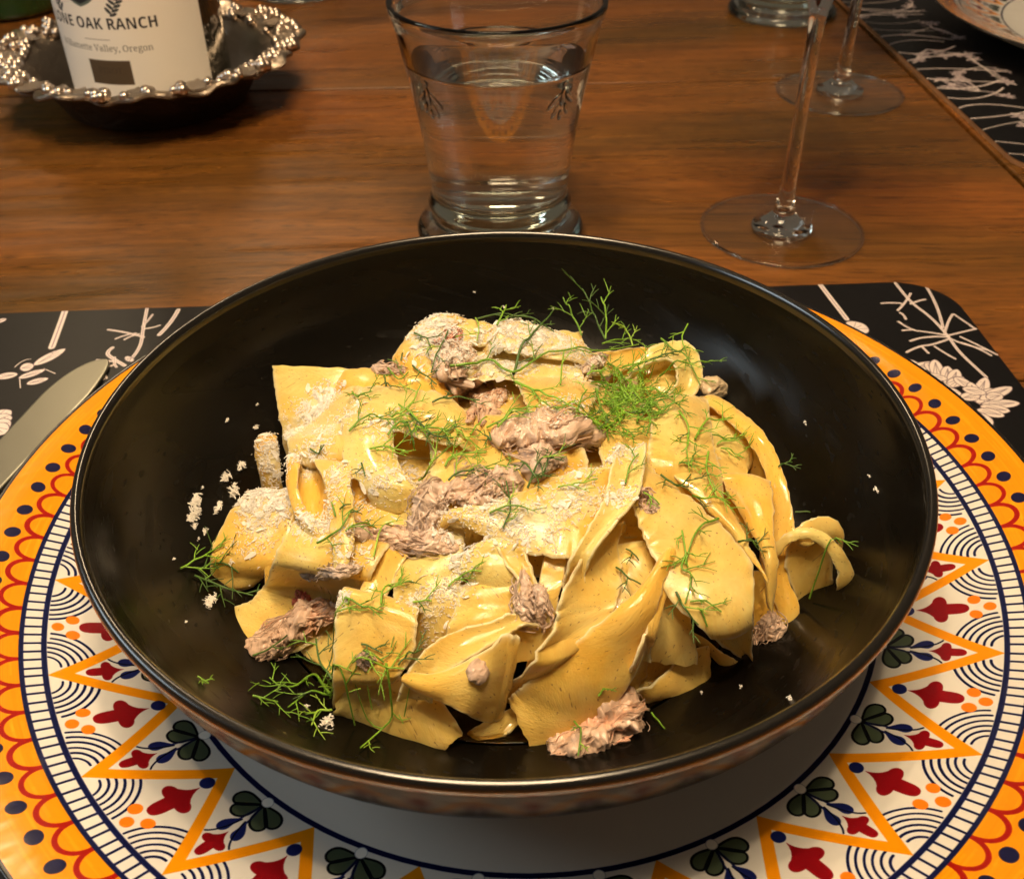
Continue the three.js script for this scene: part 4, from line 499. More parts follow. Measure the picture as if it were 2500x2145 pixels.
const FENNEL = {
  stem: ['long branching fennel stem stretched over the top of the pasta', 'long fennel stems over the pasta'], bunch: ['fennel sprig in the dense bright green bunch on the pasta', 'dense fennel bunch'], upright: ['fennel sprig sticking up above the back of the heap', 'upright fennel sprigs'], right: ['fennel sprig scattered over the smooth golden ribbons', 'fennel on the golden ribbons'], centre: ['fennel sprig lying on or around the central meat', 'fennel around the central meat'], left: ['fennel sprig lying on the cheese dusted ribbons', 'fennel on the cheese dusted ribbons'], low: ['fennel sprig lying on the lowest ribbons beside the front roll', 'fennel on the lowest ribbons'], bare: ['fennel sprig reaching over the bare black bowl floor', 'fennel over the bare bowl'],
};

const pastaBump = (() => dataTex(512, 512, (x, y) => { const u = x / 512, v = y / 512; let k = 128 + wrapNoise(u * 9, v * 9, 9, 9, 31) * 70 + wrapNoise(u * 34, v * 34, 34, 34, 32) * 55 + wrapNoise(u * 90, v * 90, 90, 90, 33) * 45; k = clamp(k, 0, 255); return [k, k, k]; }, false, true))();
const pastaRough = dataTex(512, 512, (x, y) => { const u = x / 512, v = y / 512; const k = clamp(120 + wrapNoise(u * 8, v * 8, 8, 8, 41) * 160 + wrapNoise(u * 30, v * 30, 30, 30, 42) * 60, 30, 255); return [k, k, k]; }, false, true);
const pastaTex = dataTex(512, 512, (x, y) => { const u = x / 512, v = y / 512; const a = wrapNoise(u * 5, v * 5, 5, 5, 51), b = wrapNoise(u * 22, v * 22, 22, 22, 52), s = smooth(wrapNoise(u * 60, v * 60, 60, 60, 53), 0.55, 0.62); return [clamp(252 + a * 8 - s * 60, 0, 255), clamp(248 + a * 14 + b * 6 - s * 80, 0, 255), clamp(238 + a * 40 + b * 16 - s * 80, 0, 255)]; }, true, true);
const pastaMat = phys({ color: lin(1, 1, 1), vertexColors: true, map: pastaTex, roughness: 0.95, clearcoat: 1, clearcoatRoughnessMap: pastaRough, clearcoatRoughness: 0.38, bumpMap: pastaBump, bumpScale: 0.0002, transmission: 0.33, thickness: 0, side: THREE.DoubleSide });
// melted cheese: an uneven cream film with a ragged outline where the cheese was grated on
function cheeseFilm(p) { let d = 0; for (const [x, y, z, s, n] of FOOD.K) { const e = ((p.x - x) ** 2 + ((p.y - y) * 0.8) ** 2 + (p.z - z) ** 2) / (s * s); if (e < 4) d += Math.exp(-e * 1.2) * Math.min(1, n / 120); } return smooth(Math.min(1, d) + fbm(p.x * 0.35, p.y * 0.35, p.z * 0.35) * 0.9, 0.35, 0.75); }
function ribbonGeo(sec, o, seed) {
  const L = new THREE.CatmullRomCurve3(sec.map((s) => V(s[0], s[1], s[2])), false, 'centripetal'), R = new THREE.CatmullRomCurve3(sec.map((s) => V(s[3], s[4], s[5])), false, 'centripetal');
  let len = 0, wid = 0; for (let i = 1; i < sec.length; i++) len += Math.hypot(...[0, 1, 2].map((k) => (sec[i][k] + sec[i][k + 3] - sec[i - 1][k] - sec[i - 1][k + 3]) / 2)); for (const s of sec) wid = Math.max(wid, Math.hypot(s[0] - s[3], s[1] - s[4], s[2] - s[5]));
  const nU = clamp(Math.round(len / 1.3), 18, 110), ws = [0, 0.012, 0.035, 0.08]; const nm = clamp(Math.round(wid / 2), 4, 14); for (let i = 1; i < nm; i++) ws.push(0.08 + 0.84 * i / nm); ws.push(0.92, 0.965, 0.988, 1);
  const nW = ws.length, th = o.th ?? 0.5, grid = [], nrm = [];
  const pL = [], pR = []; for (let i = 0; i <= nU; i++) { pL.push(L.getPoint(i / nU)); pR.push(R.getPoint(i / nU)); }
  for (let i = 0; i <= nU; i++) {
    const a = pL[i], b = pR[i], row = [], tan = pL[Math.min(nU, i + 1)].clone().add(pR[Math.min(nU, i + 1)]).sub(pL[Math.max(0, i - 1)]).sub(pR[Math.max(0, i - 1)]).normalize(), across = b.clone().sub(a), n0 = across.clone().cross(tan).normalize(); if (n0.y < 0 && !o.flip) n0.negate();
    for (let j = 0; j < nW; j++) {
      const w = ws[j], p = a.clone().lerp(b, w), e = Math.pow(Math.abs(2 * w - 1), 6), d = i / nU * len;
      const cam = (o.camber ?? 0) * (1 - (2 * w - 1) ** 2), wave = fbm(p.x * 0.05 + seed, p.y * 0.05, p.z * 0.05) * 0.9 + N3(d * 0.14, w * 1.4, seed * 3.1) * 0.4, ruff = e * (N3(d * 0.3, w > 0.5 ? 9 : 2, seed) * 1.5 + N3(d * 0.9, w > 0.5 ? 5 : 3, seed) * 0.45);
      p.addScaledVector(n0, cam + wave + ruff); p.addScaledVector(across.clone().normalize(), e * (w > 0.5 ? 1 : -1) * (N3(d * 0.3, seed, w * 4) * 0.7 + N3(d * 1.6, seed, w * 9) * 0.22));
      if (i === 0 || i === nU) p.addScaledVector(tan, N3(w * 5, seed, i) * 1.1);
      row.push(p);
    }
    grid.push(row);
  }
  for (let i = 0; i <= nU; i++) { const row = []; for (let j = 0; j < nW; j++) { const du = grid[Math.min(nU, i + 1)][j].clone().sub(grid[Math.max(0, i - 1)][j]), dv = grid[i][Math.min(nW - 1, j + 1)].clone().sub(grid[i][Math.max(0, j - 1)]); const n = dv.cross(du).normalize(); row.push(n); } nrm.push(row); }
  const pos = [], uv = [], col = [], idx = [], id = (i, j, s) => (i * nW + j) * 2 + s, r = rng(seed * 977 + 5), ox = r(), oy = r(), tone = o.tone ?? (r() - 0.5) * 1.5;
  for (let i = 0; i <= nU; i++) for (let j = 0; j < nW; j++) {
    const w = ws[j], ue = Math.min(i, nU - i) / 2, t = th * Math.sqrt(Math.max(0.0004, 1 - Math.pow(Math.abs(2 * w - 1), 34))) * (ue < 1 ? Math.sqrt(Math.max(0.02, ue)) : 1);
    for (const s of [1, -1]) {
      const p = grid[i][j].clone().addScaledVector(nrm[i][j], s * t); pos.push(p.x / 1000, p.y / 1000, p.z / 1000); uv.push(ox + i / nU * len / 45, oy + w * wid / 45);
      const m = clamp(0.5 + tone * 0.55 + fbm(p.x * 0.05, p.y * 0.05, p.z * 0.05 + seed) * 0.9, 0, 1), q = clamp(fbm(p.x * 0.12 + 40, p.y * 0.12, p.z * 0.12) * 1.4, 0, 0.6);
      const cut = Math.max(smooth(Math.abs(2 * w - 1), 0.9, 0.975) * 0.9, cheeseFilm(p) * 0.75); col.push(lerp(lerp(0.94, 0.93, m) - q * 0.04, 0.94, cut), lerp(lerp(0.62, 0.8, m) - q * 0.08, 0.88, cut), lerp(lerp(0.08, 0.28, m) - q * 0.02, 0.56, cut));
    }
  }
  for (let i = 0; i < nU; i++) for (let j = 0; j < nW - 1; j++) {
    idx.push(id(i, j, 0), id(i, j + 1, 0), id(i + 1, j, 0), id(i, j + 1, 0), id(i + 1, j + 1, 0), id(i + 1, j, 0));
    idx.push(id(i, j, 1), id(i + 1, j, 1), id(i, j + 1, 1), id(i, j + 1, 1), id(i + 1, j, 1), id(i + 1, j + 1, 1));
  }
  for (let i = 0; i < nU; i++) for (const j of [0, nW - 1]) { const a = id(i, j, 0), b = id(i + 1, j, 0), c = id(i, j, 1), d = id(i + 1, j, 1); j === 0 ? idx.push(a, b, c, b, d, c) : idx.push(a, c, b, b, c, d); }
  for (const i of [0, nU]) for (let j = 0; j < nW - 1; j++) { const a = id(i, j, 0), b = id(i, j + 1, 0), c = id(i, j, 1), d = id(i, j + 1, 1); i === 0 ? idx.push(a, c, b, b, c, d) : idx.push(a, b, c, b, d, c); }
  const g = new THREE.BufferGeometry(); g.setAttribute('position', new THREE.Float32BufferAttribute(pos, 3)); g.setAttribute('uv', new THREE.Float32BufferAttribute(uv, 2)); g.setAttribute('color', new THREE.Float32BufferAttribute(col, 3)); g.setIndex(idx); g.computeVertexNormals(); return g;
}
const solids = [];
FOOD.R.forEach(([key, sec, o], i) => {
  const m = mesh('pasta_ribbon', ribbonGeo(sec, o, i + 1), pastaMat);
  solids.push(m.geometry); tag(m, PASTA_LABELS[key] ?? 'pasta ribbon mostly buried under the other ribbons in the bowl', 'pasta', PASTA_LABELS[key] ? 'pasta ribbons heaped in the bowl' : 'buried pasta ribbons');
});

// ------------------------------------------------------------------ shredded meat
const meatMat = phys({ color: lin(1, 1, 1), vertexColors: true, roughness: 0.75, clearcoat: 0.7, clearcoatRoughness: 0.24, bumpMap: repeatOf(fineBump, 1, 1), bumpScale: 0.00025 });
function strand(pts, rad) {   // a fibre that tapers at both ends
  const c = new THREE.CatmullRomCurve3(pts), seg = 12, g = new THREE.TubeGeometry(c, seg, 1, 6), p = g.attributes.position, q = new THREE.Vector3();
  for (let i = 0; i <= seg; i++) { c.getPointAt(i / seg, q); const k0 = rad / 1000 * (0.25 + 0.75 * Math.sqrt(Math.sin(Math.PI * clamp(i / seg, 0.02, 0.98)))); for (let j = 0; j <= 6; j++) { const k = i * 7 + j; p.setXYZ(k, q.x + (p.getX(k) - q.x) * k0, q.y + (p.getY(k) - q.y) * k0, q.z + (p.getZ(k) - q.z) * k0); } }
  return g;
}
function meatGeo(path, o, seed) {
  const c = new THREE.CatmullRomCurve3(path.map((p) => V(p[0], p[1], p[2])), false, 'centripetal'), n = 70, m = 44, pos = [], col = [], uv = [], idx = [], r = rng(seed * 71 + 3), tone = o.tone ?? 0.3;
  const fr = []; for (let i = 0; i <= n; i++) { const t = i / n, p = c.getPoint(t), d = c.getTangent(t), s = V(0, 1, 0).cross(d).normalize(), u = d.clone().cross(s).normalize(), k = t * (path.length - 1), a = Math.floor(Math.min(k, path.length - 1.001)), rad = lerp(path[a][3], path[a + 1][3], k - a) * Math.sqrt(clamp(Math.min(t, 1 - t) * 9, 0, 1)); fr.push([p, s, u, rad]); }
  const colour = (x, y, z, f) => { const k = fbm(x * 0.16 + seed, y * 0.16, z * 0.16), g = clamp(tone + k * 0.9, -1, 2); let q;
    if (tone > 1.5) q = [0.72, 0.58, 0.36]; else if (g < 0) q = [lerp(0.8, 0.75, -g), lerp(0.5, 0.22, -g), lerp(0.32, 0.17, -g)]; else q = [lerp(0.72, 0.64, Math.min(1, g)), lerp(0.5, 0.5, Math.min(1, g)), lerp(0.35, 0.39, Math.min(1, g))];
    return q.map((v, c) => v * (0.8 + f * 0.4) + (c ? 0 : 0.02)); };
  for (let i = 0; i <= n; i++) for (let j = 0; j <= m; j++) {
    const th = j / m * Math.PI * 2, cs = Math.cos(th), sn = Math.sin(th), [p, s, u, rad] = fr[i], d = i / n * path.length;
    const w0 = p.clone().addScaledVector(s, cs * rad).addScaledVector(u, sn * rad * 0.72), lump = fbm(w0.x * 0.16 + seed, w0.y * 0.16, w0.z * 0.16), ridge = o.smooth ? 0 : 1 - Math.abs(N3(w0.x * 0.42, w0.y * 0.42 + seed, w0.z * 0.42)) * 3, fine = o.smooth ? 0 : N3(w0.x * 1.1, w0.y * 1.1, w0.z * 1.1 + seed);
    const R = rad * (o.smooth ? 0.92 + lump * 0.8 : 0.84 + lump * 1.1 + fine * 0.24);
    const q = p.clone().addScaledVector(s, cs * R).addScaledVector(u, sn * R * 0.72);
    pos.push(q.x / 1000, q.y / 1000, q.z / 1000); uv.push(d * 0.4, j / m); col.push(...colour(q.x, q.y, q.z, ridge * 0.35));
  }
  for (let i = 0; i < n; i++) for (let j = 0; j < m; j++) { const a = i * (m + 1) + j, b = a + m + 1; idx.push(a, a + 1, b, a + 1, b + 1, b); }
  const g = new THREE.BufferGeometry(); g.setAttribute('position', new THREE.Float32BufferAttribute(pos, 3)); g.setAttribute('uv', new THREE.Float32BufferAttribute(uv, 2)); g.setAttribute('color', new THREE.Float32BufferAttribute(col, 3)); g.setIndex(idx); g.computeVertexNormals();
  const parts = [g];
  if (!o.smooth) for (let k = 0; k < 46; k++) {               // the pulled fibres
    const t0 = r() * 0.72, t1 = Math.min(1, t0 + 0.12 + r() * 0.38), a = r() * Math.PI * 1.5 - 0.25 * Math.PI, drift = (r() - 0.5) * 1.8, pts = [], out = 0.74 + Math.sqrt(r()) * 0.26, loose = r() > 0.85 ? r() * 1.8 : 0, wob = 0.5 + r() * 0.9, ph = r() * 20;
    for (let q = 0; q <= 5; q++) { const f = q / 5, [p, s, u, rad] = fr[Math.round(lerp(t0, t1, f) * n)], b = a + drift * (f - 0.5), R = rad * (out + fbm(p.x * 0.2 + Math.cos(b), p.y * 0.2, p.z * 0.2 + Math.sin(b)) * 1.05) + loose * f * f; pts.push(p.clone().addScaledVector(s, Math.cos(b) * R).addScaledVector(u, Math.sin(b) * R * 0.74).addScaledVector(V(N3(ph, f * 3, 1), N3(ph, f * 3, 5), N3(ph, f * 3, 9)), wob * 1.4).multiplyScalar(0.001)); }
    const tg = strand(pts, 0.13 + r() * r() * 0.36), cc = [], shade = r(), pp = tg.attributes.position; for (let q = 0; q < pp.count; q++) cc.push(...colour(pp.getX(q) * 1000, pp.getY(q) * 1000, pp.getZ(q) * 1000, shade)); tg.setAttribute('color', new THREE.Float32BufferAttribute(cc, 3));
    parts.push(tg);
  }
  return mergeGeometries(parts.map((q) => { const w = q.index ? q.toNonIndexed() : q; return w; }));
}
FOOD.M.forEach(([key, path, o], i) => { const m = mesh(o.tone > 1.5 ? 'cheese_chunk' : 'meat_shred', meatGeo(path, o, i + 11), meatMat); solids.push(m.geometry); tag(m, MEAT_LABELS[key], o.tone > 1.5 ? 'cheese' : 'meat', 'pieces of meat in the pasta'); });

// ------------------------------------------------------------------ where the top of the food is
const bowlGeo = lathe(soft(inner, 8), 96);
const bvh = new MeshBVH(mergeGeometries([...solids, bowlGeo].map((g) => { const n = new THREE.BufferGeometry(), s = g.index ? g.toNonIndexed() : g; n.setAttribute('position', s.attributes.position.clone()); return n; })));
const down = new THREE.Ray(V(0, 1, 0), V(0, -1, 0));
function surface(x, z) { down.origin.set(x / 1000, 0.2, z / 1000); const h = bvh.raycastFirst(down, THREE.DoubleSide); if (!h) return null; const n = h.face.normal.clone(); if (n.y < 0) n.negate(); return { y: h.point.y * 1000, n }; }

const floorAt = (x, z) => { const r = Math.hypot(x, z); for (let i = 1; i < inner.length; i++) if (r <= inner[i][0]) return lerp(inner[i - 1][1], inner[i][1], (r - inner[i - 1][0]) / (inner[i][0] - inner[i - 1][0])); return 66; };

// ------------------------------------------------------------------ grated cheese
const cheeseMat = phys({ color: lin(0.98, 0.955, 0.9), roughness: 0.95, transmission: 0.4, thickness: 0, side: THREE.DoubleSide });
function flake(pos, idx, x, y, z, n, len, wid, r, lift) {
  const t = V(r() - 0.5, (r() - 0.5) * 0.4, r() - 0.5); t.addScaledVector(n, -t.dot(n)).normalize(); const s = n.clone().cross(t), k = 4, curl = (r() - 0.35) * 3.4, tw = (r() - 0.5) * 2.4, th = 0.09, b = pos.length / 3, bend = (r() - 0.5) * 1.4;
  const p = V(x, y, z).addScaledVector(n, lift).addScaledVector(t, -len / 2); let ang = -curl * 0.4, side = 0;
  for (let i = 0; i <= k; i++) {
    const f = i / k, w = wid * (0.35 + 0.65 * Math.sin(Math.PI * clamp(f * 0.9 + 0.07, 0, 1))) * (0.75 + r() * 0.5), d = t.clone().multiplyScalar(Math.cos(ang)).addScaledVector(n, Math.sin(ang) * 0.8).addScaledVector(s, side), a = tw * f, c = s.clone().multiplyScalar(Math.cos(a)).addScaledVector(n, Math.sin(a)), m = d.clone().cross(c).normalize();
    for (const [u, v] of [[-1, 1], [1, 1], [1, -1], [-1, -1]]) { const q = p.clone().addScaledVector(c, u * w / 2).addScaledVector(m, v * th); pos.push(q.x / 1000, q.y / 1000, q.z / 1000); }
    p.addScaledVector(d, len / k); ang += curl / k; side += bend / k;
    if (i < k) { const o = b + i * 4; for (let e = 0; e < 4; e++) { const e2 = (e + 1) % 4; idx.push(o + e, o + e2, o + 4 + e, o + e2, o + 4 + e2, o + 4 + e); } }
  }
  idx.push(b, b + 1, b + 2, b, b + 2, b + 3); const o = b + k * 4; idx.push(o, o + 2, o + 1, o, o + 3, o + 2);
}
function flakesGeo(fill) { const pos = [], idx = []; fill(pos, idx); const g = new THREE.BufferGeometry(); g.setAttribute('position', new THREE.Float32BufferAttribute(pos, 3)); g.setIndex(idx); const f = g.toNonIndexed(); f.computeVertexNormals(); return f; }
{
  const r = rng(77), g = flakesGeo((pos, idx) => {
    for (const [x, y, z, s, n] of FOOD.K) for (let k = 0; k < n * 5; k++) {
      const a = r() * 6.2832, d = s * Math.sqrt(r()) * (0.6 + 0.8 * r()), px = x + Math.cos(a) * d, pz = z + Math.sin(a) * d, h = surface(px, pz); if (!h || Math.abs(h.y - y) > 14 || h.y < floorAt(px, pz) + 1) continue;
      if (fbm(px * 0.28, h.y * 0.28, pz * 0.28) < -0.12 + (r() - 0.5) * 0.3) continue;
      const t = r();
      if (t > 0.965) flake(pos, idx, px, h.y, pz, h.n, 1.6 + r() * 2.4, 0.6 + r() * 1.1, r, 0.05 + r() * r() * 0.9);
      else if (t > 0.55) flake(pos, idx, px, h.y, pz, h.n, 0.6 + r() * r() * 2.2, 0.1 + r() * 0.16, r, 0.03 + r() * r() * 1.3);
      else flake(pos, idx, px, h.y, pz, h.n, 0.2 + r() * 0.6, 0.12 + r() * 0.3, r, 0.02 + r() * 0.4);
    }
  });
  const m = tag(mesh('grated_cheese', g, cheeseMat), 'finely grated pale cheese scattered and melting over the pasta', 'cheese'); m.userData.kind = 'stuff';
  FOOD.CL.forEach(([x, y, z, s, n], i) => {
    const q = rng(400 + i), h0 = surface(x, z) ?? { y, n: V(0, 1, 0) };
    const geo = flakesGeo((pos, idx) => { for (let k = 0; k < n * 7 + 1; k++) { const a = q() * 6.28, d = s * q() * 0.9; flake(pos, idx, x + Math.cos(a) * d * 0.5, h0.y, z + Math.sin(a) * d, h0.n, Math.min(2.6, s * (0.18 + q() * 0.6)), 0.2 + q() * q() * Math.min(1.1, s * 0.3), q, 0.1 + q() * s * 0.32); } });
    tag(mesh('cheese_crumb', geo, cheeseMat), s > 1.9 ? 'loose curl of grated cheese lying on the bare black bowl' : 'tiny fleck of cheese stuck to the bare black bowl', 'cheese', s > 1.9 ? 'loose cheese curls on the bowl' : 'cheese flecks on the bowl');
  });
}

// ------------------------------------------------------------------ fennel fronds
const fennelMats = [[0.13, 0.28, 0.012], [0.2, 0.4, 0.02], [0.05, 0.12, 0.01], [0.28, 0.46, 0.04]].map((c) => phys({ color: lin(...c), roughness: 0.6, clearcoat: 0.3, clearcoatRoughness: 0.35, transmission: 0 }));
function needle(pts, r0, r1, seg = 8) {
  const c = new THREE.CatmullRomCurve3(pts), g = new THREE.TubeGeometry(c, seg, 1, 5), p = g.attributes.position, q = new THREE.Vector3();
  for (let i = 0; i <= seg; i++) { c.getPointAt(i / seg, q); const rad = lerp(r0, r1, i / seg) / 1000; for (let j = 0; j <= 5; j++) { const k = i * 6 + j; p.setXYZ(k, q.x + (p.getX(k) - q.x) * rad, q.y + (p.getY(k) - q.y) * rad, q.z + (p.getZ(k) - q.z) * rad); } }
  return g;
}
const mm = (v) => v.clone().multiplyScalar(0.001);
FOOD.F.forEach(([pts, n, lift, size, kind], i) => {
  const r = rng(900 + i * 7), g = new THREE.Group(); g.name = 'fennel_sprig';
  const ground = (x, z, y) => { const h = surface(x, z); return h ? Math.max(h.y, y) : y; };
  const ctl = new THREE.CatmullRomCurve3(pts.map(([x, y, z]) => V(x, y, z))), K = Math.max(3, pts.length * 2), base = [];
  for (let k = 0; k <= K; k++) { const p = ctl.getPoint(k / K); base.push(V(p.x, ground(p.x, p.z, p.y - 0.5), p.z)); }
  const ys = base.map((p, k) => Math.max(p.y, (base[Math.max(0, k - 1)].y + base[Math.min(K, k + 1)].y) / 2)); base.forEach((p, k) => { p.y = ys[k] + 0.6 + lift * (0.15 + 0.45 * Math.sin(Math.PI * k / K) * r() + (lift > 4 ? 0.5 * k / K : 0)); });
  const stem = new THREE.CatmullRomCurve3(base), mat = fennelMats[kind === 'bunch' ? Math.floor(r() * 2) : Math.floor(r() * 3.4)], rad = n > 3 ? 0.36 : 0.29;
  mesh('stem', needle(base.map(mm), rad * (pts.length > 4 ? 1.5 : 1), 0.22, Math.max(8, K * 2)), mat, g);
  n = Math.ceil(n * 0.62);
  for (let k = 0; k < n; k++) {
    const t = clamp((k + 0.6 + (r() - 0.5) * 0.6) / (n + 0.2), 0.05, 0.98), p = stem.getPoint(t), d = stem.getTangent(t), sd = V(d.z, 0, -d.x).normalize().multiplyScalar(k % 2 ? 1 : -1), L = size * (0.45 + 0.6 * r()), dir = d.clone().multiplyScalar(0.75).addScaledVector(sd, 0.5 + r() * 0.6).add(V(0, (r() - 0.25) * 0.7, 0)).normalize();
    const parts = [], q = [p, p.clone().addScaledVector(dir, L * 0.5), p.clone().addScaledVector(dir, L).add(V((r() - 0.5) * 2, 0, (r() - 0.5) * 2))];
    for (const e of q.slice(1)) { const h = surface(e.x, e.z); if (h && e.y < h.y + 0.5) e.y = h.y + 0.5 + r() * 0.8; }
    parts.push(needle(q.map(mm), 0.22, 0.1));
    for (let j = 0; j < 2; j++) {
      const f = 0.3 + 0.3 * j + r() * 0.1, b = q[0].clone().lerp(q[2], f), d2 = dir.clone().applyAxisAngle(V(0, 1, 0), (j % 2 ? 1 : -1) * (0.45 + r() * 0.5)).add(V(0, (r() - 0.4) * 0.6, 0)).normalize(), e = b.clone().addScaledVector(d2, L * (0.35 + 0.3 * r())), h = surface(e.x, e.z); if (h && e.y < h.y + 0.4) e.y = h.y + 0.4;
      parts.push(needle([b, b.clone().lerp(e, 0.5).add(V(0, 0.3, 0)), e].map(mm), 0.18, 0.09, 5));
    }
    mesh('leaf', mergeGeometries(parts), r() > 0.8 ? fennelMats[Math.floor(r() * 4)] : mat, g);
  }
  const [label, group] = FENNEL[kind]; tag(g, label, 'herb', group);
});

// ------------------------------------------------------------------ table knife
{
  const g = thing('table_knife', 'steel table knife lying on the placemat beside the orange plate rim', 'knife', [-0.1722, 0.0042, -0.1255], THREE.MathUtils.degToRad(-11));
  const steel = phys({ color: lin(0.33, 0.32, 0.26), metalness: 1, roughness: 0.4, bumpMap: repeatOf(fineBump, 3, 3), bumpScale: 0.00003 });
  const s = new THREE.Shape(); s.moveTo(0.003, 0); s.bezierCurveTo(-0.003, -0.0005, -0.0085, -0.011, -0.0095, -0.028); s.lineTo(-0.0095, -0.115); s.lineTo(0.004, -0.115); s.lineTo(0.008, -0.024); s.bezierCurveTo(0.0075, -0.012, 0.006, -0.0005, 0.003, 0);
  mesh('blade', new THREE.ExtrudeGeometry(s, { depth: 0.0006, bevelEnabled: true, bevelSize: 0.0009, bevelThickness: 0.0006, bevelSegments: 3, curveSegments: 16 }).rotateX(-Math.PI / 2).translate(0, 0.001, 0), steel, g);
  const h = new THREE.Shape(); h.moveTo(-0.006, -0.1155); h.lineTo(-0.0075, -0.19); h.quadraticCurveTo(-0.002, -0.2, 0.0045, -0.19); h.lineTo(0.002, -0.1155);
  mesh('handle', new THREE.ExtrudeGeometry(h, { depth: 0.0025, bevelEnabled: true, bevelSize: 0.0015, bevelThickness: 0.0015, bevelSegments: 4 }).rotateX(-Math.PI / 2).translate(0, 0.002, 0), steel, g);
}

// ------------------------------------------------------------------ glassware
const glass = phys({ color: lin(1, 1, 1), transmission: 1, thickness: 0.004, ior: 1.5, roughness: 0.015, attenuationColor: lin(0.72, 0.86, 0.7), attenuationDistance: 0.12 });
const clear = phys({ color: lin(1, 1, 1), transmission: 1, thickness: 0.003, ior: 1.5, roughness: 0.01, attenuationColor: lin(0.92, 0.95, 0.9), attenuationDistance: 0.08 });
const water = phys({ color: lin(1, 1, 1), transmission: 1, thickness: 0.03, ior: 1.333, roughness: 0.0, attenuationColor: lin(0.96, 0.97, 0.9), attenuationDistance: 0.2 });
function tumbler(label, x, z, turn) {
  const g = thing('tumbler', label, 'drinking glass', [x, 0.0002, z], turn, 'footed tumblers');
  const outer = soft([[0, 7], [16, 6.4], [28, 4], [35, 0.9], [38, 0.4], [41, 0.7], [43, 2.6], [42, 5.6], [37.5, 8.8], [34.6, 11.6], [35.6, 14.6], [36.6, 17.6], [35.4, 21], [34.2, 23.4], [35.2, 32], [38.6, 58], [43.4, 84], [48.2, 106], [50.4, 113], [50.2, 115.2], [48.8, 115.4]], 5);
  const in_ = soft([[48.8, 115.4], [47.2, 113.6], [45.0, 105], [40.2, 84], [35.6, 58], [32.4, 34], [30.6, 26], [25, 23.2], [12, 22.6], [0, 22.4]], 5);
  mesh('glass_body', lathe(outer.concat(in_.slice(1)), 96), glass, g);
  for (const side of [-1, 0, 1, 2]) {                         // embossed bees on the glass
    const a = side * Math.PI / 2 + 0.55 * (side < 0 ? -1 : 1) * 0, parts = [];
    const el = (u, v, ru, rv, rot) => { const e = new THREE.SphereGeometry(1, 14, 10).scale(ru, rv, 0.9).rotateZ(rot); e.translate(u, v, 0); parts.push(e); };
    el(0, 2, 1.7, 4.6, 0); el(0, 8.2, 1.5, 1.6, 0); el(-4.6, 1, 1.5, 5.2, -0.85); el(4.6, 1, 1.5, 5.2, 0.85); el(-3.6, -4.2, 1.2, 3.6, -0.45); el(3.6, -4.2, 1.2, 3.6, 0.45); el(0, -6.5, 1.3, 2.6, 0);
    const m = mergeGeometries(parts), p = m.attributes.position; for (let i = 0; i < p.count; i++) { const u = p.getX(i), v = p.getY(i), w = p.getZ(i), R = 42.4 + v * 0.19 + w; p.setXYZ(i, Math.sin(a + u / 43) * R / 1000, (79 + v) / 1000, Math.cos(a + u / 43) * R / 1000); }
    m.computeVertexNormals(); mesh('embossed_bee', m, glass, g);
  }
  return g;
}
tumbler('clear footed glass tumbler with embossed bees, filled with water behind the bowl', -0.0033, -0.2534, 0.75);
tumbler('clear footed tumbler standing behind the wine glass stems', 0.2217, -0.628, 0.2);
tumbler('clear footed tumbler standing behind the silver bottle coaster', -0.180, -0.700, 0.2);
{
  const prof = [[0, 22.2], [12, 22.4], [25, 23.0], [30.8, 26]].concat([[32.6, 34], [35.8, 58], [40.4, 84], [41.5, 89]], [[41.6, 90.6], [40.2, 89.6], [36, 89.2], [0, 89.2]]);
  tag(mesh('drinking_water', lathe(soft(prof.slice(0, 8), 5).concat(prof.slice(8)), 96).translate(-0.0033, 0.0002, -0.2534), water), 'still water filling the nearest tumbler to three quarters', 'water');
}
const sheet = phys({ color: lin(0.97, 0.98, 0.96), transmission: 1, thickness: 0, ior: 1.5, roughness: 0.02 });   // the blown, thin foot
function wineGlass(label, x, z) {
  const g = thing('wine_glass', label, 'wine glass', [x, 0.0002, z], 0, 'stemmed wine glasses');
  const stem = soft([[4.5, 16], [3.8, 30], [3.5, 60], [3.7, 96], [4.6, 110], [7.4, 119]], 5), bowl = soft([[7.4, 119], [20, 127], [35, 141], [42.6, 161], [42.4, 184], [37, 212], [33.6, 226], [33, 226.6]], 5), ins = soft([[33, 226.6], [32.5, 226], [36, 212], [41.4, 184], [41.6, 161], [34, 142], [19, 128.6], [8, 123.4], [0, 122.8]], 5);
  mesh('foot', lathe(soft([[15, 0.5], [30, 0.4], [40.4, 0.5]], 5).concat(soft([[40.4, 1.7], [30, 2.2], [22, 2.9], [15, 4]], 5)), 72), sheet, g);
  mesh('foot_rim', new THREE.TorusGeometry(0.041, 0.00085, 12, 96).rotateX(Math.PI / 2).translate(0, 0.0011, 0), clear, g);
  mesh('stem_and_bowl', lathe(soft([[0, 0.6], [10, 0.6], [15.4, 1.4], [15, 4], [10.6, 6.2], [6.4, 9.8], [4.5, 16]], 6).slice(0, -1).concat(stem, bowl.slice(1), ins.slice(1)), 72), clear, g);
}
wineGlass('stemmed wine glass of red wine nearest the black bowl', 0.143, -0.2507);
wineGlass('stemmed wine glass of red wine beside the next placemat', 0.2229, -0.4474);
const wineMat = phys({ color: lin(1, 1, 1), transmission: 1, thickness: 0.02, ior: 1.34, roughness: 0, attenuationColor: lin(0.42, 0.012, 0.02), attenuationDistance: 0.012 });
const wineProf = soft([[0, 122.6], [8, 123.2], [19.1, 128.4], [34.1, 141.8], [41.7, 160.8]], 5).concat([[41.8, 162], [40.6, 161.2], [0, 161.2]]);
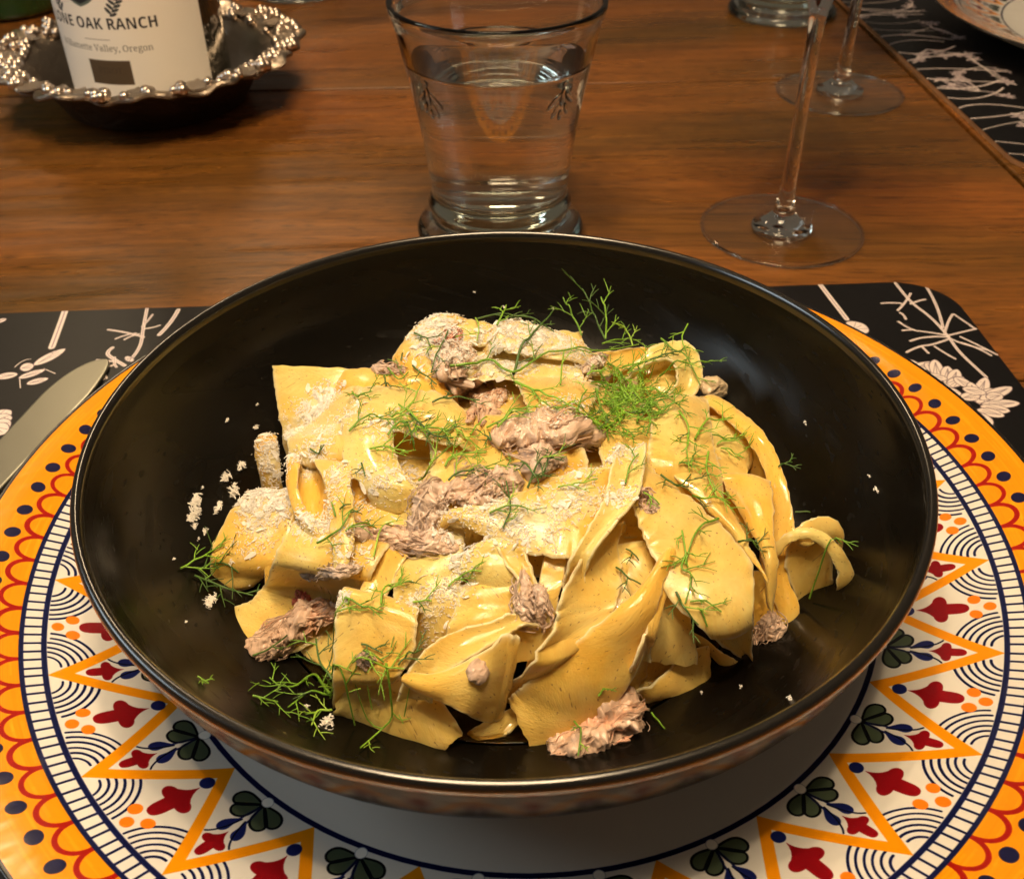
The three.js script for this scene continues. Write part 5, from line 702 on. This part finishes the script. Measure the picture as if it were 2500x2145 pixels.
[[0.143, -0.2507, 'red wine in the glass nearest the black bowl'], [0.2229, -0.4474, 'red wine in the glass beside the next placemat']].forEach(([x, z, l]) => tag(mesh('red_wine', lathe(wineProf, 64).translate(x, 0.0002, z), wineMat), l, 'wine', 'red wine in the stemmed glasses'));

// ------------------------------------------------------------------ silver coaster and bottles
const CO = [-0.232, 0, -0.445];
{
  const g = thing('bottle_coaster', 'tarnished silver bottle coaster with a scalloped rim of beaded grapes', 'coaster', CO, 0.2);
  const silver = phys({ color: lin(0.36, 0.3, 0.24), metalness: 1, roughness: 0.3, bumpMap: repeatOf(broadBump, 14, 3), bumpScale: 0.00035, side: THREE.DoubleSide });
  const tarnish = phys({ color: lin(0.2, 0.15, 0.11), metalness: 1, roughness: 0.4, bumpMap: repeatOf(broadBump, 10, 3), bumpScale: 0.0006, side: THREE.DoubleSide });
  const wavy = (geo) => { const p = geo.attributes.position; for (let i = 0; i < p.count; i++) { const x = p.getX(i), y = p.getY(i), z = p.getZ(i), r = Math.hypot(x, z), a = Math.atan2(z, x), k = smooth(r, 0.072, 0.097), w = 1 + k * (0.035 * Math.cos(a * 12) + 0.02 * Math.cos(a * 31 + 1)); p.setXYZ(i, x * w, y + k * (0.0022 * Math.cos(a * 12 + 0.6) + 0.0012 * N3(x * 90, 3, z * 90)), z * w); } geo.computeVertexNormals(); return geo; };
  mesh('base', lathe(soft([[0, 0.6], [52, 0.6], [58, 1.2], [60, 4], [66, 14], [74, 24], [82, 30]], 5), 120), tarnish, g);
  mesh('inner_wall', wavy(lathe(soft([[0, 3], [54, 3], [60, 7], [68, 18], [76, 28], [86, 34], [95, 35.5], [97, 34.6]], 6), 200)), silver, g);
  mesh('rim_flange', wavy(lathe(soft([[97, 34.6], [96.4, 32.8], [90, 31.2], [82, 30]], 5), 200)), tarnish, g);
  const bead = new THREE.SphereGeometry(1, 14, 10), r = rng(61), beadMat = phys({ color: lin(0.62, 0.52, 0.44), metalness: 1, roughness: 0.28 });
  for (let c = 0; c < 16; c++) {                              // grape clusters round the rim
    const a0 = (c + 0.5) / 16 * Math.PI * 2, n = 13;
    for (let k = 0; k < n; k++) { const a = a0 + (r() - 0.5) * 0.3, q = r(), rad = 79 + q * 17, s = 2.2 + r() * 1.5, m = mesh('bead', bead, beadMat, g), y = 29.6 + smooth(rad, 74, 92) * 5.2; m.position.set(Math.cos(a) * rad / 1000, (y + s * 0.5) / 1000, Math.sin(a) * rad / 1000); m.scale.setScalar(s / 1000); }
  }
  const leaf = new THREE.Shape(); leaf.moveTo(0, -9); leaf.bezierCurveTo(6, -8, 7, -3, 4, -1); leaf.bezierCurveTo(8, 1, 6, 6, 2, 5); leaf.lineTo(0, 9); leaf.lineTo(-2, 5); leaf.bezierCurveTo(-6, 6, -8, 1, -4, -1); leaf.bezierCurveTo(-7, -3, -6, -8, 0, -9);
  const lg = new THREE.ExtrudeGeometry(leaf, { depth: 0.5, bevelEnabled: true, bevelSize: 0.6, bevelThickness: 0.6, bevelSegments: 2 }).rotateX(-Math.PI / 2).scale(0.001, 0.001, 0.001);
  for (let c = 0; c < 16; c++) { const a = c / 16 * Math.PI * 2, m = mesh('vine_leaf', lg, silver, g); m.position.set(Math.cos(a) * 0.087, 0.0346, Math.sin(a) * 0.087); m.rotation.set(0, -a + Math.PI / 2 + (r() - 0.5), 0); }
}
const darkGlass = phys({ color: lin(0.008, 0.009, 0.006), roughness: 0.06, clearcoat: 1, clearcoatRoughness: 0.03 });
const bottleProfile = (R) => soft([[0, 8], [R - 14, 4], [R - 5, 1.2], [R - 0.8, 4], [R, 12], [R, 30], [R, 60], [R, 90], [R, 118], [R - 2, 150], [R * 0.7, 195], [R * 0.38, 235], [15.4, 262], [14.6, 300], [14.6, 312], [15.6, 313], [15.6, 322], [13, 323], [0, 323]], 6);
const labelTex = canvasTex(1536, 1280, (c, w, h) => {
  c.fillStyle = '#e9e2d8'; c.fillRect(0, 0, w, h); c.scale(w / 133, w / 133);   // millimetres; the foot of the label is at 110
  const y = (mmUp) => 110 - (mmUp - 10); c.textAlign = 'center'; c.fillStyle = '#1d1c20';
  c.font = '600 9px sans-serif'; c.save(); c.translate(66, y(59)); c.scale(0.99, 1); c.fillText('LONE OAK RANCH', 0, 0); c.restore();
  c.fillStyle = '#6e655c'; c.fillRect(57, y(53.4), 17, 0.35);
  c.fillStyle = '#4b443e'; c.font = '5.2px serif'; c.fillText('Willamette Valley, Oregon', 66, y(46.6));
  c.fillStyle = '#4a3a26'; c.fillRect(56, y(41), 27, 14.6); c.fillStyle = '#3b2d1c'; c.font = '5px serif'; c.fillText('PINOT', 69.5, y(33.4));
  const sx = 60; c.lineWidth = 1.6; c.strokeStyle = '#55605a'; c.fillStyle = '#14181a'; c.beginPath(); c.moveTo(sx - 12, y(94)); c.lineTo(sx + 12, y(94)); c.lineTo(sx + 12, y(82)); c.quadraticCurveTo(sx + 10, y(75.5), sx, y(72.4)); c.quadraticCurveTo(sx - 10, y(75.5), sx - 12, y(82)); c.closePath(); c.fill(); c.stroke();
  c.strokeStyle = '#c9cfc8'; c.lineWidth = 0.5; c.beginPath(); c.moveTo(sx, y(77)); c.lineTo(sx, y(86)); c.moveTo(sx - 5, y(88)); c.quadraticCurveTo(sx, y(84), sx + 5, y(88)); c.stroke();
  for (const s of [-1, 1]) for (let k = 0; k < 7; k++) { const lx = sx + s * (17 + k * 1.6), ly = y(70 + k * 2.4); c.save(); c.translate(lx, ly); c.rotate(s * (0.9 - k * 0.1)); c.fillStyle = '#34383c'; c.beginPath(); c.ellipse(0, 0, 2.6, 1, 0, 0, 7); c.fill(); c.restore(); c.save(); c.translate(lx + s * 2.6, ly + 2.2); c.rotate(-s * 0.3); c.beginPath(); c.fillStyle = '#34383c'; c.ellipse(0, 0, 2.4, 0.9, 0, 0, 7); c.fill(); c.restore(); }
});
{
  const g = thing('wine_bottle', 'dark wine bottle with a cream label standing in the silver coaster', 'bottle', [CO[0], 0.0034, CO[2]]);
  mesh('glass_body', lathe(bottleProfile(50), 96), darkGlass, g);
  const span = 152 * Math.PI / 180, mid = THREE.MathUtils.degToRad(-14), lab = new THREE.CylinderGeometry(0.0504, 0.0504, 0.1108, 64, 1, true, mid - span / 2, span).translate(0, 0.0066 + 0.0554, 0);
  mesh('paper_label', lab, phys({ map: labelTex, roughness: 0.75, bumpMap: repeatOf(fineBump, 6, 5), bumpScale: 0.00005, side: THREE.DoubleSide }), g);
  const g2 = thing('wine_bottle', 'plain green glass bottle behind the silver coaster', 'bottle', [-0.41, 0.0002, -0.652]);
  mesh('glass_body', lathe(bottleProfile(44), 96), phys({ color: lin(0.012, 0.06, 0.012), roughness: 0.05, clearcoat: 1, clearcoatRoughness: 0.03, transmission: 0.35, thickness: 0.004, ior: 1.5, attenuationColor: lin(0.1, 0.5, 0.08), attenuationDistance: 0.01 }), g2);
}

renderer.render(scene, camera);
